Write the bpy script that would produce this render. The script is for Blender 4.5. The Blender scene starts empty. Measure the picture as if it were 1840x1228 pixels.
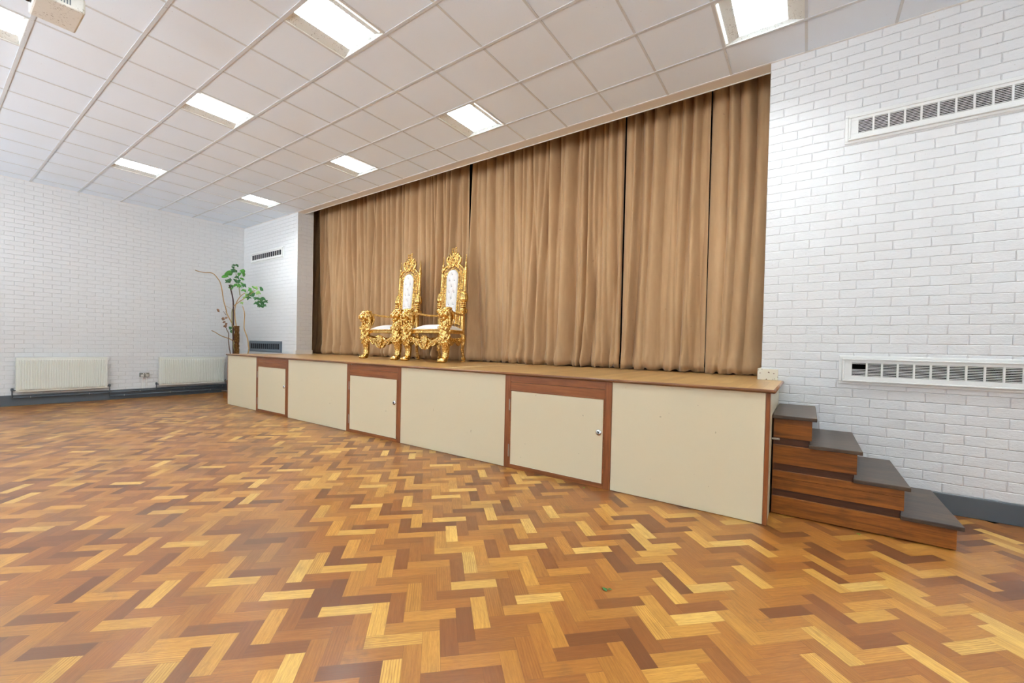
import bpy, bmesh, math, random
from mathutils import Vector, Matrix
PI = math.pi
C = bpy.context.scene.collection
scene = bpy.context.scene

# ---------------------------------------------------------------- camera
def cam_axes(yaw, pitch, roll):
    f = Vector((-math.sin(yaw)*math.cos(pitch), math.cos(yaw)*math.cos(pitch), math.sin(pitch)))
    r0 = Vector((math.cos(yaw), math.sin(yaw), 0)); u0 = r0.cross(f)
    r = r0*math.cos(roll)+u0*math.sin(roll); u = -r0*math.sin(roll)+u0*math.cos(roll)
    return r, u, f
r_, u_, f_ = cam_axes(0.61619, -0.017253, 0.021869)
cd = bpy.data.cameras.new('camera'); cam = bpy.data.objects.new('camera', cd); C.objects.link(cam)
cam.matrix_world = Matrix(((r_.x, u_.x, -f_.x, 0), (r_.y, u_.y, -f_.y, 0), (r_.z, u_.z, -f_.z, 1.2294), (0, 0, 0, 1)))
cd.sensor_width = 36; cd.lens = 757.98/1840*36
cd.shift_x = (920-913.26)/1840; cd.shift_y = (635.32-614)/1840
cd.clip_start = .05; cd.clip_end = 100
scene.camera = cam

# ---------------------------------------------------------------- world, exposure
w = bpy.data.worlds.new('world'); scene.world = w; w.use_nodes = True
bg = w.node_tree.nodes['Background']; bg.inputs[1].default_value = 1.0
_t = w.node_tree; _c = _t.nodes.new('ShaderNodeTexCoord'); _s = _t.nodes.new('ShaderNodeSeparateXYZ'); _r = _t.nodes.new('ShaderNodeValToRGB')
_m = _t.nodes.new('ShaderNodeMath'); _m.operation = 'MULTIPLY_ADD'; _m.inputs[1].default_value = .5; _m.inputs[2].default_value = .5
_t.links.new(_c.outputs['Generated'], _s.inputs[0]); _t.links.new(_s.outputs[2], _m.inputs[0]); _t.links.new(_m.outputs[0], _r.inputs[0])
FILL_BELOW, SKY = 12.5, 2.8          # bright lower half added to fill the ceiling, soft sky above
_r.color_ramp.elements[0].position = .47; _r.color_ramp.elements[0].color = (.86, .93, 1, 1)
_r.color_ramp.elements[1].position = .52; _r.color_ramp.elements[1].color = (.78*SKY/FILL_BELOW, .90*SKY/FILL_BELOW, SKY/FILL_BELOW, 1)
_t.links.new(_r.outputs[0], bg.inputs[0]); bg.inputs[1].default_value = FILL_BELOW
TUBE_E = 112.0
scene.view_settings.view_transform = 'Standard'; scene.view_settings.look = 'None'
scene.view_settings.exposure = 0.16; scene.view_settings.gamma = 1; scene.view_settings.use_curve_mapping = False

# ---------------------------------------------------------------- room numbers (metres)
H = 3.934; XL = -11.225; XR = 3.2; YB = 4.658; YF = -3.6
GX0, GY0, T = -3.68, 1.193, .6
JL, JR, JD = -8.758, -.350, 5.0
ZS, YS, SL, SR = .964, 3.483, -9.04, -.2

# ---------------------------------------------------------------- materials
def lin(h):
    h = h.lstrip('#'); c = [int(h[i:i+2], 16)/255 for i in (0, 2, 4)]
    return tuple((v/12.92 if v <= .04045 else ((v+.055)/1.055)**2.4) for v in c)+(1,)
def mat(name, col='#808080', rough=.5, metal=0, spec=.5, **kw):
    m = bpy.data.materials.new(name); m.use_nodes = True; b = m.node_tree.nodes['Principled BSDF']
    b.inputs['Base Color'].default_value = lin(col) if isinstance(col, str) else col
    b.inputs['Roughness'].default_value = rough; b.inputs['Metallic'].default_value = metal
    b.inputs['Specular IOR Level'].default_value = spec
    for k, v in kw.items(): b.inputs[k.replace('_', ' ')].default_value = v
    return m
class N:
    def __init__(s, m): s.m = m; s.t = m.node_tree; s.b = s.t.nodes['Principled BSDF']
    def n(s, typ, **kw):
        o = s.t.nodes.new(typ)
        for k, v in kw.items():
            if k.startswith('i_'): o.inputs[k[2:].replace('_', ' ')].default_value = v
            else: setattr(o, k, v)
        return o
    def l(s, a, b): s.t.links.new(a, b)
    def math(s, op, a, b=None, c=None, clamp=False):
        o = s.t.nodes.new('ShaderNodeMath'); o.operation = op; o.use_clamp = clamp
        for i, v in enumerate((a, b, c)):
            if v is None: continue
            if isinstance(v, (int, float)): o.inputs[i].default_value = v
            else: s.l(v, o.inputs[i])
        return o.outputs[0]
    def mix(s, fac, a, b, mode='MIX'):
        o = s.t.nodes.new('ShaderNodeMix'); o.data_type = 'RGBA'; o.blend_type = mode
        for i, v in ((0, fac), (6, a), (7, b)):
            if isinstance(v, (int, float, tuple)): o.inputs[i].default_value = v
            else: s.l(v, o.inputs[i])
        return o.outputs[2]
    def noise(s, vec, scale, detail=3, rough=.5, dist=0):
        o = s.n('ShaderNodeTexNoise'); o.inputs['Scale'].default_value = scale; o.inputs['Detail'].default_value = detail
        o.inputs['Roughness'].default_value = rough; o.inputs['Distortion'].default_value = dist
        if vec is not None: s.l(vec, o.inputs['Vector'])
        return o.outputs['Fac']
    def ramp(s, fac, stops, interp='LINEAR'):
        o = s.n('ShaderNodeValToRGB'); cr = o.color_ramp; cr.interpolation = interp
        while len(cr.elements) < len(stops): cr.elements.new(.5)
        for e, (p, c) in zip(cr.elements, stops):
            e.position = p; e.color = lin(c) if isinstance(c, str) else (c, c, c, 1)
        s.l(fac, o.inputs[0]); return o.outputs[0]
    def mapping(s, vec, scale=(1, 1, 1), loc=(0, 0, 0), rot=(0, 0, 0)):
        o = s.n('ShaderNodeMapping'); o.inputs['Scale'].default_value = scale; o.inputs['Location'].default_value = loc
        o.inputs['Rotation'].default_value = rot; s.l(vec, o.inputs['Vector']); return o.outputs[0]
    def uv(s, name=None):
        if name: o = s.n('ShaderNodeUVMap'); o.uv_map = name; return o.outputs[0]
        return s.n('ShaderNodeTexCoord').outputs['UV']
    def obj(s): return s.n('ShaderNodeTexCoord').outputs['Object']
    def pos(s): return s.n('ShaderNodeNewGeometry').outputs['Position']
    def bump(s, h, strength=1, dist=.01, prev=None):
        o = s.n('ShaderNodeBump'); o.inputs['Strength'].default_value = strength; o.inputs['Distance'].default_value = dist
        s.l(h, o.inputs['Height'])
        if prev is not None: s.l(prev, o.inputs['Normal'])
        s.l(o.outputs[0], s.b.inputs['Normal']); return o.outputs[0]
    def base(s, c): s.l(c, s.b.inputs['Base Color'])
    def rough(s, c): s.l(c, s.b.inputs['Roughness'])

def brick_mat():
    m = mat('white_painted_brick', '#dcdcdb', .42); a = N(m); uv = a.uv()
    d = a.n('ShaderNodeTexNoise'); d.inputs['Scale'].default_value = 14; d.inputs['Detail'].default_value = 2; a.l(uv, d.inputs['Vector'])
    off = a.n('ShaderNodeVectorMath', operation='SUBTRACT'); a.l(d.outputs['Color'], off.inputs[0]); off.inputs[1].default_value = (.5, .5, .5)
    sc = a.n('ShaderNodeVectorMath', operation='SCALE'); a.l(off.outputs[0], sc.inputs[0]); sc.inputs['Scale'].default_value = .010
    ad = a.n('ShaderNodeVectorMath', operation='ADD'); a.l(uv, ad.inputs[0]); a.l(sc.outputs[0], ad.inputs[1])
    b = a.n('ShaderNodeTexBrick', offset=.5, offset_frequency=2, squash=1)
    a.l(ad.outputs[0], b.inputs['Vector'])
    for k, v in (('Scale', 1), ('Mortar Size', .0060), ('Mortar Smooth', 1.0), ('Bias', 0), ('Brick Width', .2255), ('Row Height', .0773)): b.inputs[k].default_value = v
    b.inputs['Color1'].default_value = (0, 0, 0, 1); b.inputs['Color2'].default_value = (1, 1, 1, 1)
    fac = b.outputs['Fac']
    n1 = a.noise(a.mapping(uv, (1, 1.8, 1)), 38, 4, .6); n2 = a.noise(uv, 160, 2)
    per = a.noise(uv, 6, 2)
    hgt = a.math('ADD', a.math('MULTIPLY', a.math('SUBTRACT', 1, fac), 1.0), a.math('MULTIPLY', a.math('MULTIPLY', n1, per), 1.3))
    hgt = a.math('ADD', hgt, a.math('MULTIPLY', n2, .05))
    a.bump(hgt, 1, .0045)
    col = a.mix(a.math('MULTIPLY', fac, .15), lin('#e0e1e1'), lin('#d6d4cf'))
    col = a.mix(a.math('MULTIPLY', a.math('GREATER_THAN', a.noise(uv, 55, 1), .76), .5), col, lin('#b8b0a4'))
    a.base(col); return m
M = {}
M['brick'] = brick_mat()
M['soffit'] = mat('cream_soffit_paint', '#d8cfc2', .5)
M['plaster'] = mat('plain_white_paint', '#e6e4e0', .5)

def tile_mat():
    m = mat('ceiling_tile', '#e7e3df', .85, spec=.2); a = N(m); p = a.pos()
    st = a.noise(p, .9, 3); col = a.mix(a.math('MULTIPLY', a.ramp(st, [(.45, 0), (.75, 1)]), .35), lin('#e6eff9'), lin('#e2e4e4'))
    sp = a.math('GREATER_THAN', a.noise(p, 60, 2), .755)
    col = a.mix(a.math('MULTIPLY', sp, .35), col, lin('#9a8f80'))
    a.base(col); a.bump(a.noise(p, 260, 2), .35, .002); return m
M['tile'] = tile_mat()
def grid_mat():
    m = mat('ceiling_grid_paint', '#d3cfca', .55); a = N(m); p = a.pos()
    sp = a.math('MULTIPLY', a.math('GREATER_THAN', a.noise(p, 90, 2), .66), a.ramp(a.noise(p, 1.3, 2), [(.5, 0), (.62, 1)]))
    a.base(a.mix(a.math('MULTIPLY', sp, .6), lin('#cdd0d2'), lin('#857a6d'))); return m
M['grid'] = grid_mat()

def parquet_mat():
    m = mat('herringbone_parquet', '#b07030', .3, spec=.4); a = N(m)
    at = a.n('ShaderNodeAttribute', attribute_name='blk'); sep = a.n('ShaderNodeSeparateColor'); a.l(at.outputs['Color'], sep.inputs[0])
    r1, r2, r3 = sep.outputs[0], sep.outputs[1], sep.outputs[2]
    uv = a.uv('grain'); loc = a.uv('edge'); p = a.pos()
    base = a.ramp(r1, [(0, '#694023'), (.12, '#7c4b24'), (.32, '#99602b'), (.55, '#ab702f'), (.74, '#bc8237'), (.86, '#cd9542'), (.95, '#dba950'), (1, '#e4b65e')])
    # grain
    g1 = a.noise(a.mapping(uv, (2.2, 34, 1)), 3.0, 5, .65, .6)
    g2 = a.noise(a.mapping(uv, (6, 150, 1)), 4.0, 3, .6)
    wv = a.n('ShaderNodeTexWave', wave_type='BANDS', bands_direction='Y'); a.l(a.mapping(uv, (1.2, 9, 1)), wv.inputs['Vector'])
    wv.inputs['Scale'].default_value = 3.2; wv.inputs['Distortion'].default_value = 5; wv.inputs['Detail'].default_value = 2; wv.inputs['Detail Scale'].default_value = .6
    dark = a.ramp(g1, [(.36, 1), (.62, 0)]); 
    col = a.mix(a.math('MULTIPLY', dark, .6), base, a.mix(.55, base, lin('#5a2c12')))
    col = a.mix(a.math('MULTIPLY', a.ramp(g2, [(.4, 1), (.6, 0)]), .28), col, lin('#7a4018'))
    stripe = a.math('MULTIPLY', a.ramp(wv.outputs[0], [(.0, 1), (.3, 0)]), a.ramp(r2, [(.55, 0), (.8, 1)]))
    col = a.mix(a.math('MULTIPLY', stripe, .5), col, lin('#7e4419'))
    # pitted wear marks along the grain
    pits = a.ramp(a.noise(a.mapping(uv, (10, 60, 1)), 5, 3, .7), [(.66, 0), (.71, 1)])
    zone = a.ramp(a.noise(p, .55, 3), [(.42, 0), (.62, 1)])
    sepp = a.n('ShaderNodeSeparateXYZ'); a.l(p, sepp.inputs[0])
    left = a.math('MULTIPLY', a.math('SUBTRACT', .2, sepp.outputs[0]), .35, clamp=True)
    col = a.mix(a.math('MULTIPLY', a.math('MULTIPLY', pits, a.math('ADD', a.math('MULTIPLY', zone, .5), .25)), a.math('ADD', left, .25)), col, lin('#5e4c3a'))
    # greyed, worn patches
    wz = a.math('MULTIPLY', a.ramp(a.noise(a.mapping(p, (.8, 1.3, 1)), 1.1, 4, .6), [(.5, 0), (.72, 1)]), left)
    col = a.mix(a.math('MULTIPLY', wz, .5), col, lin('#6f5a44'))
    gr = a.math('MULTIPLY', a.ramp(a.noise(a.mapping(p, (1.0, 1.0, 1)), 6, 5, .75), [(.56, 0), (.68, 1)]), a.ramp(a.noise(p, .8, 2), [(.45, .15), (.65, 1)]))
    col = a.mix(a.math('MULTIPLY', gr, .42), col, lin('#5f4932'))
    # scratches
    sc = a.n('ShaderNodeTexVoronoi', feature='DISTANCE_TO_EDGE'); a.l(a.mapping(p, (1, 3.2, 1), rot=(0, 0, .7)), sc.inputs['Vector']); sc.inputs['Scale'].default_value = 5
    scr = a.math('MULTIPLY', a.math('LESS_THAN', sc.outputs[0], .004), a.ramp(a.noise(p, 7, 2), [(.55, 0), (.6, 1)]))
    col = a.mix(a.math('MULTIPLY', scr, .35), col, lin('#6a5138'))
    # joints
    e = a.n('ShaderNodeSeparateXYZ'); a.l(loc, e.inputs[0])
    L_, W_ = .2325, .073
    dx = a.math('MINIMUM', e.outputs[0], a.math('SUBTRACT', L_, e.outputs[0]))
    dy = a.math('MINIMUM', e.outputs[1], a.math('SUBTRACT', W_, e.outputs[1]))
    d = a.math('MINIMUM', dx, dy)
    j = a.ramp(a.math('MULTIPLY', d, 500), [(.0, 1), (.6, 0)])
    col = a.mix(a.math('MULTIPLY', j, .5), col, lin('#472411'))
    col = a.mix(1.0, col, a.mix(r3, (.76, .77, .80, 1), (.86, .85, .86, 1)), 'MULTIPLY')
    a.base(col)
    rg = a.math('ADD', .27, a.math('MULTIPLY', a.noise(p, 3, 3), .12)); rg = a.math('ADD', rg, a.math('MULTIPLY', wz, .12)); a.rough(rg)
    b1 = a.bump(a.math('SUBTRACT', a.math('MULTIPLY', g1, .15), a.math('ADD', j, a.math('MULTIPLY', pits, .4))), .25, .0012)
    m.node_tree.nodes['Principled BSDF'].inputs['Coat Weight'].default_value = .12
    m.node_tree.nodes['Principled BSDF'].inputs['Coat Roughness'].default_value = .18
    return m
M['parquet'] = parquet_mat()

def wood_mat(name, c1, c2, c3, axis=0, rough=.35, s=1.0, spec=.5, worn=None):
    m = mat(name, c1, rough, spec=spec); a = N(m); o = a.obj()
    sc = [14, 14, 14]; sc[axis] = .8; sc = tuple(v*s for v in sc)
    g = a.noise(a.mapping(o, sc), 2.2, 5, .6, .8); g2 = a.noise(a.mapping(o, tuple(v*4 for v in sc)), 3, 3, .6)
    col = a.ramp(g, [(.25, c3), (.5, c1), (.75, c2)])
    col = a.mix(a.math('MULTIPLY', a.ramp(g2, [(.35, 1), (.6, 0)]), .35), col, lin(c3))
    if worn: col = a.mix(a.math('MULTIPLY', a.ramp(a.noise(o, 5, 4, .6), [(.5, 0), (.75, 1)]), .45), col, lin(worn))
    a.base(col); a.bump(g2, .2, .001); return m
M['stage_deck'] = None
def deck_mat():
    m = mat('stage_deck_wood', '#b98a52', .3); a = N(m); p = a.pos()
    b = a.n('ShaderNodeTexBrick', offset=.37, offset_frequency=2); a.l(a.mapping(p, (1, 1, 1), rot=(0, 0, PI/2)), b.inputs['Vector'])
    for k, v in (('Scale', 1), ('Mortar Size', .0012), ('Mortar Smooth', .1), ('Bias', 0), ('Brick Width', 1.3), ('Row Height', .085)): b.inputs[k].default_value = v
    b.inputs['Color1'].default_value = (0, 0, 0, 1); b.inputs['Color2'].default_value = (1, 1, 1, 1); b.inputs['Mortar'].default_value = (.5, .5, .5, 1)
    sp = a.n('ShaderNodeSeparateColor'); a.l(b.outputs['Color'], sp.inputs[0])
    col = a.ramp(sp.outputs[0], [(0, '#9f7645'), (.5, '#ae8750'), (1, '#bc965e')])
    g = a.noise(a.mapping(p, (22, 1.5, 1)), 3, 4, .6, .5)
    col = a.mix(a.math('MULTIPLY', a.ramp(g, [(.35, 1), (.6, 0)]), .35), col, lin('#8d5f34'))
    col = a.mix(a.math('MULTIPLY', b.outputs['Fac'], .45), col, lin('#5d3c1e'))
    a.base(col); a.bump(g, .1, .001); return m
M['stage_deck'] = deck_mat()
M['nosing'] = wood_mat('dark_wood_nosing', '#7d4f2c', '#946238', '#5c3519', 0, .35)
M['teak'] = wood_mat('teak_frame', '#8c5229', '#a36435', '#693a1a', 0, .33)
M['teak_v'] = wood_mat('teak_frame_upright', '#8a4f28', '#9e6034', '#69391a', 2, .33)
M['step_wood'] = wood_mat('varnished_step_wood', '#8d511b', '#a46524', '#4e280d', 0, .3, worn='#3f210d')
M['recess'] = wood_mat('shadow_toned_recess_wood', '#4a2610', '#5c3216', '#2a1509', 0, .4)  # brown darkened to paint the shadow in the gaps between step boards
M['tread'] = wood_mat('dark_grey_brown_tread', '#43352c', '#574636', '#2f2520', 0, .38, .6, worn='#6b563c')
M['dark'] = mat('black_gap', '#0b0a09', .9, spec=.1)
def cream_mat():
    m = mat('cream_laminate', '#dcd0b2', .38); a = N(m); p = a.pos()
    col = a.mix(a.math('MULTIPLY', a.noise(p, 420, 2), .35), lin('#ddd2b4'), lin('#cfc19d'))
    mk = a.math('GREATER_THAN', a.noise(p, 28, 1), .80); col = a.mix(a.math('MULTIPLY', mk, .5), col, lin('#9c8c6c'))
    a.base(col); a.bump(a.noise(p, 500, 2), .15, .0008); return m
M['cream'] = cream_mat()
M['edge'] = mat('cream_panel_edge', '#efe6c8', .4)
M['steel'] = mat('brushed_steel', '#b9b5ae', .3, 1)
M['chrome'] = mat('chrome_lock', '#d8d6d4', .15, 1)
M['socket'] = mat('grey_metal_socket', '#8f918c', .35, .6)
M['white_metal'] = mat('white_enamel', '#e2e3de', .3)
M['rad'] = mat('cream_white_radiator_enamel', '#e4e5dc', .32)
M['vent_white'] = mat('white_vent_paint', '#e6e7e4', .35)
M['vent_grey'] = mat('slate_grey_vent_paint', '#6d7880', .38)
M['slat_dark'] = mat('dark_slats', '#3b3d44', .5)
M['slate'] = mat('slate_grey_gloss_paint', '#50575d', .3)
M['black'] = mat('black_void', '#040404', .9, spec=.05)
M['lens'] = mat('black_plastic', '#0d0d0f', .2)
def speck(name, c1, c2):
    m = mat(name, c1, .5); a = N(m); o = a.obj()
    s = a.math('MULTIPLY', a.ramp(a.noise(o, 85, 2, .6), [(.60, 0), (.64, 1)]), a.ramp(a.noise(o, 11, 2), [(.42, 0), (.55, 1)]))
    a.base(a.mix(a.math('MULTIPLY', s, .7), lin(c1), lin(c2))); return m
M['proj'] = speck('dusty_white_plastic', '#d9d6cd', '#7a6a50')
M['proj_grill'] = mat('grey_grille', '#6f7478', .5)
M['reflector'] = speck('light_housing_enamel', '#dfe2de', '#8f8a80')

def curtain_mat():
    m = mat('tan_velour_curtain', '#b58a5c', .85, spec=.15); a = N(m); uv = a.uv(); p = a.pos()
    n = a.noise(a.mapping(p, (6, 6, 1.2)), 1.6, 4, .6)
    col = a.mix(a.ramp(n, [(.35, 0), (.7, 1)]), lin('#ba976f'), lin('#c5a27a'))
    dust = a.math('MULTIPLY', a.ramp(a.noise(a.mapping(p, (9, 9, 2)), 2.5, 4, .7), [(.5, 0), (.8, 1)]), .2)
    col = a.mix(dust, col, lin('#d4b587'))
    st = a.math('GREATER_THAN', a.noise(p, 9, 2), .77); col = a.mix(a.math('MULTIPLY', st, .35), col, lin('#8a633f'))
    a.base(col); a.bump(a.noise(a.mapping(p, (1, 1, .6)), 300, 2), .25, .0015)
    b = a.b; b.inputs['Sheen Weight'].default_value = .5; b.inputs['Sheen Roughness'].default_value = .4; b.inputs['Sheen Tint'].default_value = (1, .86, .7, 1)
    return m
M['curtain'] = curtain_mat()
def gold_mat(name='carved_gold_leaf', carve=1.0):
    m = mat(name, (.90, .60, .19, 1), .22, 1); a = N(m); o = a.obj()
    v = a.n('ShaderNodeTexVoronoi', feature='SMOOTH_F1'); a.l(o, v.inputs['Vector']); v.inputs['Scale'].default_value = 42
    n = a.noise(o, 30, 3, .6, 1.0)
    h = a.math('ADD', a.math('MULTIPLY', v.outputs[0], -1.0*carve), a.math('MULTIPLY', n, .6))
    a.bump(h, .40*carve+.03, .011)
    a.base(a.mix(a.ramp(n, [(.4, 0), (.62, 1)]), (.62, .36, .09, 1), (.97, .70, .27, 1))); return m
M['gold'] = gold_mat(); M['gold_s'] = gold_mat('smooth_gold_leaf', .12)
M['leather'] = mat('white_leatherette', '#eeeae6', .35)
M['crystal'] = mat('crystal_button', '#c9ccd2', .12, .7)
M['leaf'] = mat('green_leaf', '#4f9434', .4); M['leaf2'] = mat('dark_green_leaf', '#2f6a30', .4); M['leaf3'] = mat('pale_green_leaf', '#9ac46a', .45)
for k in ('leaf', 'leaf2', 'leaf3'):
    a = N(M[k]); M[k].node_tree.nodes['Principled BSDF'].inputs['Subsurface Weight'].default_value = 0
M['dead'] = mat('withered_brown_leaf', '#8c6547', .8)
M['tan_stem'] = mat('tan_stem', '#b8935f', .6); M['dark_stem'] = mat('dark_stem', '#3b1f1c', .6); M['green_stem'] = mat('green_grey_stem', '#8a8a55', .6)
def moss_mat():
    m = mat('coir_pole', '#5a3a1e', .95, spec=.1); a = N(m); o = a.obj(); n = a.noise(a.mapping(o, (1, 1, .5)), 60, 4, .7)
    a.base(a.ramp(n, [(.35, '#2c1a0d'), (.55, '#6b4724'), (.7, '#a07c45')])); a.bump(n, 1, .012); return m
M['coir'] = moss_mat()
M['pot'] = mat('brown_plastic_pot', '#5b4435', .5); M['soil'] = mat('dark_soil', '#2a2019', .95)
def emis(name, col, s):
    m = mat(name, '#ffffff', .4); b = m.node_tree.nodes['Principled BSDF']
    b.inputs['Emission Color'].default_value = col; b.inputs['Emission Strength'].default_value = s; return m
M['tube'] = emis('glowing_tube', (.87, .955, 1, 1), TUBE_E)

# ---------------------------------------------------------------- helpers
def bx(bm, x0, x1, y0, y1, z0, z1, M4=None):
    vs = [bm.verts.new(Vector(p) if M4 is None else M4 @ Vector(p)) for p in
          ((x0, y0, z0), (x1, y0, z0), (x1, y1, z0), (x0, y1, z0), (x0, y0, z1), (x1, y0, z1), (x1, y1, z1), (x0, y1, z1))]
    for f in ((0, 3, 2, 1), (4, 5, 6, 7), (0, 1, 5, 4), (1, 2, 6, 5), (2, 3, 7, 6), (3, 0, 4, 7)): bm.faces.new([vs[i] for i in f])
def ell(bm, c, r, rot=None, seg=12, rings=8):
    if isinstance(r, (int, float)): r = (r, r, r)
    m4 = Matrix.Translation(c) @ (rot.to_4x4() if rot is not None else Matrix.Identity(4)) @ Matrix.Diagonal((r[0], r[1], r[2], 1))
    bmesh.ops.create_uvsphere(bm, u_segments=seg, v_segments=rings, radius=1, matrix=m4)
def catmull(pts, n=6):
    pts = [tuple(p) for p in pts]
    if len(pts) < 3: return pts
    out = []; P = [pts[0]]+pts+[pts[-1]]
    for i in range(1, len(P)-2):
        for k in range(n):
            t = k/n
            out.append(tuple(.5*((2*b)+(-a+c)*t+(2*a-5*b+4*c-d)*t*t+(-a+3*b-3*c+d)*t**3) for a, b, c, d in zip(P[i-1], P[i], P[i+1], P[i+2])))
    out.append(pts[-1]); return out
def tube(bm, pts, r, seg=8, smooth=0, cap=True, flat=1.0):
    """pts (x,y,z[,r]); r default radius"""
    pts = [tuple(p)+((r,) if len(p) == 3 else ()) for p in pts]
    if smooth: pts = catmull(pts, smooth)
    P = [Vector(p[:3]) for p in pts]; R = [p[3] for p in pts]; rings = []
    t0 = (P[1]-P[0]).normalized(); up = Vector((0, 0, 1)) if abs(t0.z) < .9 else Vector((0, 1, 0))
    nrm = (up-t0*up.dot(t0)).normalized()
    for i in range(len(P)):
        t = (P[min(i+1, len(P)-1)]-P[max(i-1, 0)])
        t = t.normalized() if t.length > 1e-9 else t0
        nrm = (nrm-t*nrm.dot(t)); nrm = nrm.normalized() if nrm.length > 1e-6 else Vector((1, 0, 0)); b = t.cross(nrm)
        rings.append([bm.verts.new(P[i]+(nrm*math.cos(a)*flat+b*math.sin(a))*R[i]) for a in [2*PI*k/seg for k in range(seg)]])
    for a, b in zip(rings, rings[1:]):
        for k in range(seg): bm.faces.new((a[k], a[(k+1) % seg], b[(k+1) % seg], b[k]))
    if cap: bm.faces.new(rings[0][::-1]); bm.faces.new(rings[-1])
def lathe(bm, prof, c=(0, 0, 0), seg=20, flute=0, fa=.0, M4=None):
    rings = []
    for r, z in prof:
        ring = []
        for k in range(seg):
            a = 2*PI*k/seg; rr = r*(1+fa*math.cos(flute*a)) if flute else r
            v = Vector((c[0]+rr*math.cos(a), c[1]+rr*math.sin(a), c[2]+z)); ring.append(bm.verts.new(M4 @ v if M4 is not None else v))
        rings.append(ring)
    for a, b in zip(rings, rings[1:]):
        for k in range(seg): bm.faces.new((a[k], a[(k+1) % seg], b[(k+1) % seg], b[k]))
    bm.faces.new(rings[0][::-1]); bm.faces.new(rings[-1])
def torus(bm, c, R, r, ax='y', seg=14, sub=6, sx=1, sz=1):
    pts = []
    for k in range(seg+1):
        a = 2*PI*k/seg; u, v = R*math.cos(a)*sx, R*math.sin(a)*sz
        pts.append({'y': (c[0]+u, c[1], c[2]+v), 'z': (c[0]+u, c[1]+v, c[2]), 'x': (c[0], c[1]+u, c[2]+v)}[ax])
    tube(bm, pts, r, sub, cap=False)
def spiral(bm, c, R0, R1, a0, turns, r0, r1, y=0, n=18, seg=6, ax='y'):
    pts = []
    for k in range(n+1):
        t = k/n; a = a0+turns*2*PI*t; R = R0+(R1-R0)*t
        u, v = R*math.cos(a), R*math.sin(a); rr = r0+(r1-r0)*t
        pts.append((c[0]+u, c[1]+y, c[2]+v, rr) if ax == 'y' else (c[0], c[1]+u, c[2]+v, rr))
    tube(bm, pts, r0, seg)
def obj(name, bm, m, parent=None, smooth=False, loc=None, bev=0, angle=None):
    bmesh.ops.recalc_face_normals(bm, faces=bm.faces[:])
    me = bpy.data.meshes.new(name); bm.to_mesh(me); bm.free()
    if smooth:
        for p in me.polygons: p.use_smooth = True
    for mm in (m if isinstance(m, (list, tuple)) else [m]): me.materials.append(mm)
    o = bpy.data.objects.new(name, me); C.objects.link(o)
    if loc: o.location = loc
    if parent: o.parent = parent
    if bev:
        b = o.modifiers.new('bevel', 'BEVEL'); b.width = bev; b.segments = 2; b.limit_method = 'ANGLE'; b.angle_limit = .6
    return o
def box(name, x0, x1, y0, y1, z0, z1, m, parent=None, bev=0):
    bm = bmesh.new(); bx(bm, x0, x1, y0, y1, z0, z1); return obj(name, bm, m, parent, bev=bev)
def thing(name, label, cat, loc=(0, 0, 0), rotz=0, group=None):
    o = bpy.data.objects.new(name, None); C.objects.link(o); o.empty_display_size = .1
    o.location = loc; o.rotation_euler = (0, 0, rotz); o['label'] = label; o['category'] = cat
    if group: o['group'] = group
    return o
def tag(o, label, cat, group=None, kind=None):
    o['label'] = label; o['category'] = cat
    if group: o['group'] = group
    if kind: o['kind'] = kind
    return o
def struct(o): o['kind'] = 'structure'; return o
def remesh(o, vox, smooth=2):
    r = o.modifiers.new('fuse', 'REMESH'); r.mode = 'VOXEL'; r.voxel_size = vox; r.use_smooth_shade = True
    s = o.modifiers.new('smooth', 'SMOOTH'); s.factor = .5; s.iterations = smooth
    dg = bpy.context.evaluated_depsgraph_get(); dg.update()
    me = bpy.data.meshes.new_from_object(o.evaluated_get(dg)); o.modifiers.clear(); mats = list(o.data.materials); o.data = me
    me.materials.clear()
    for mm in mats: me.materials.append(mm)
    for p in me.polygons: p.use_smooth = True
    return o
def copy_tree(o, parent=None):
    c = o.copy(); C.objects.link(c); c.parent = parent
    if parent is not None: c.matrix_parent_inverse = o.matrix_parent_inverse.copy()
    for ch in list(o.children): copy_tree(ch, c)
    return c
def wall_uv(o):
    """metres on the face: u along the wall, v up; bricks start at the stage opening"""
    me = o.data; uv = me.uv_layers.new(name='UVMap')
    for p in me.polygons:
        n = p.normal
        for li in p.loop_indices:
            v = me.vertices[me.loops[li].vertex_index].co
            uv.data[li].uv = ((v.x+.35 if abs(n.y) > .5 else v.y+.11) + 22.55, v.z)
    return o

# world-space parts under an Empty at the thing's base
def wthing(name, label, cat, loc, group=None):
    o = thing(name, label, cat, loc, 0, group); bpy.context.view_layer.update(); return o
def wp(o, root):
    o.parent = root; o.matrix_parent_inverse = Matrix.Translation(-root.location); return o

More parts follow.
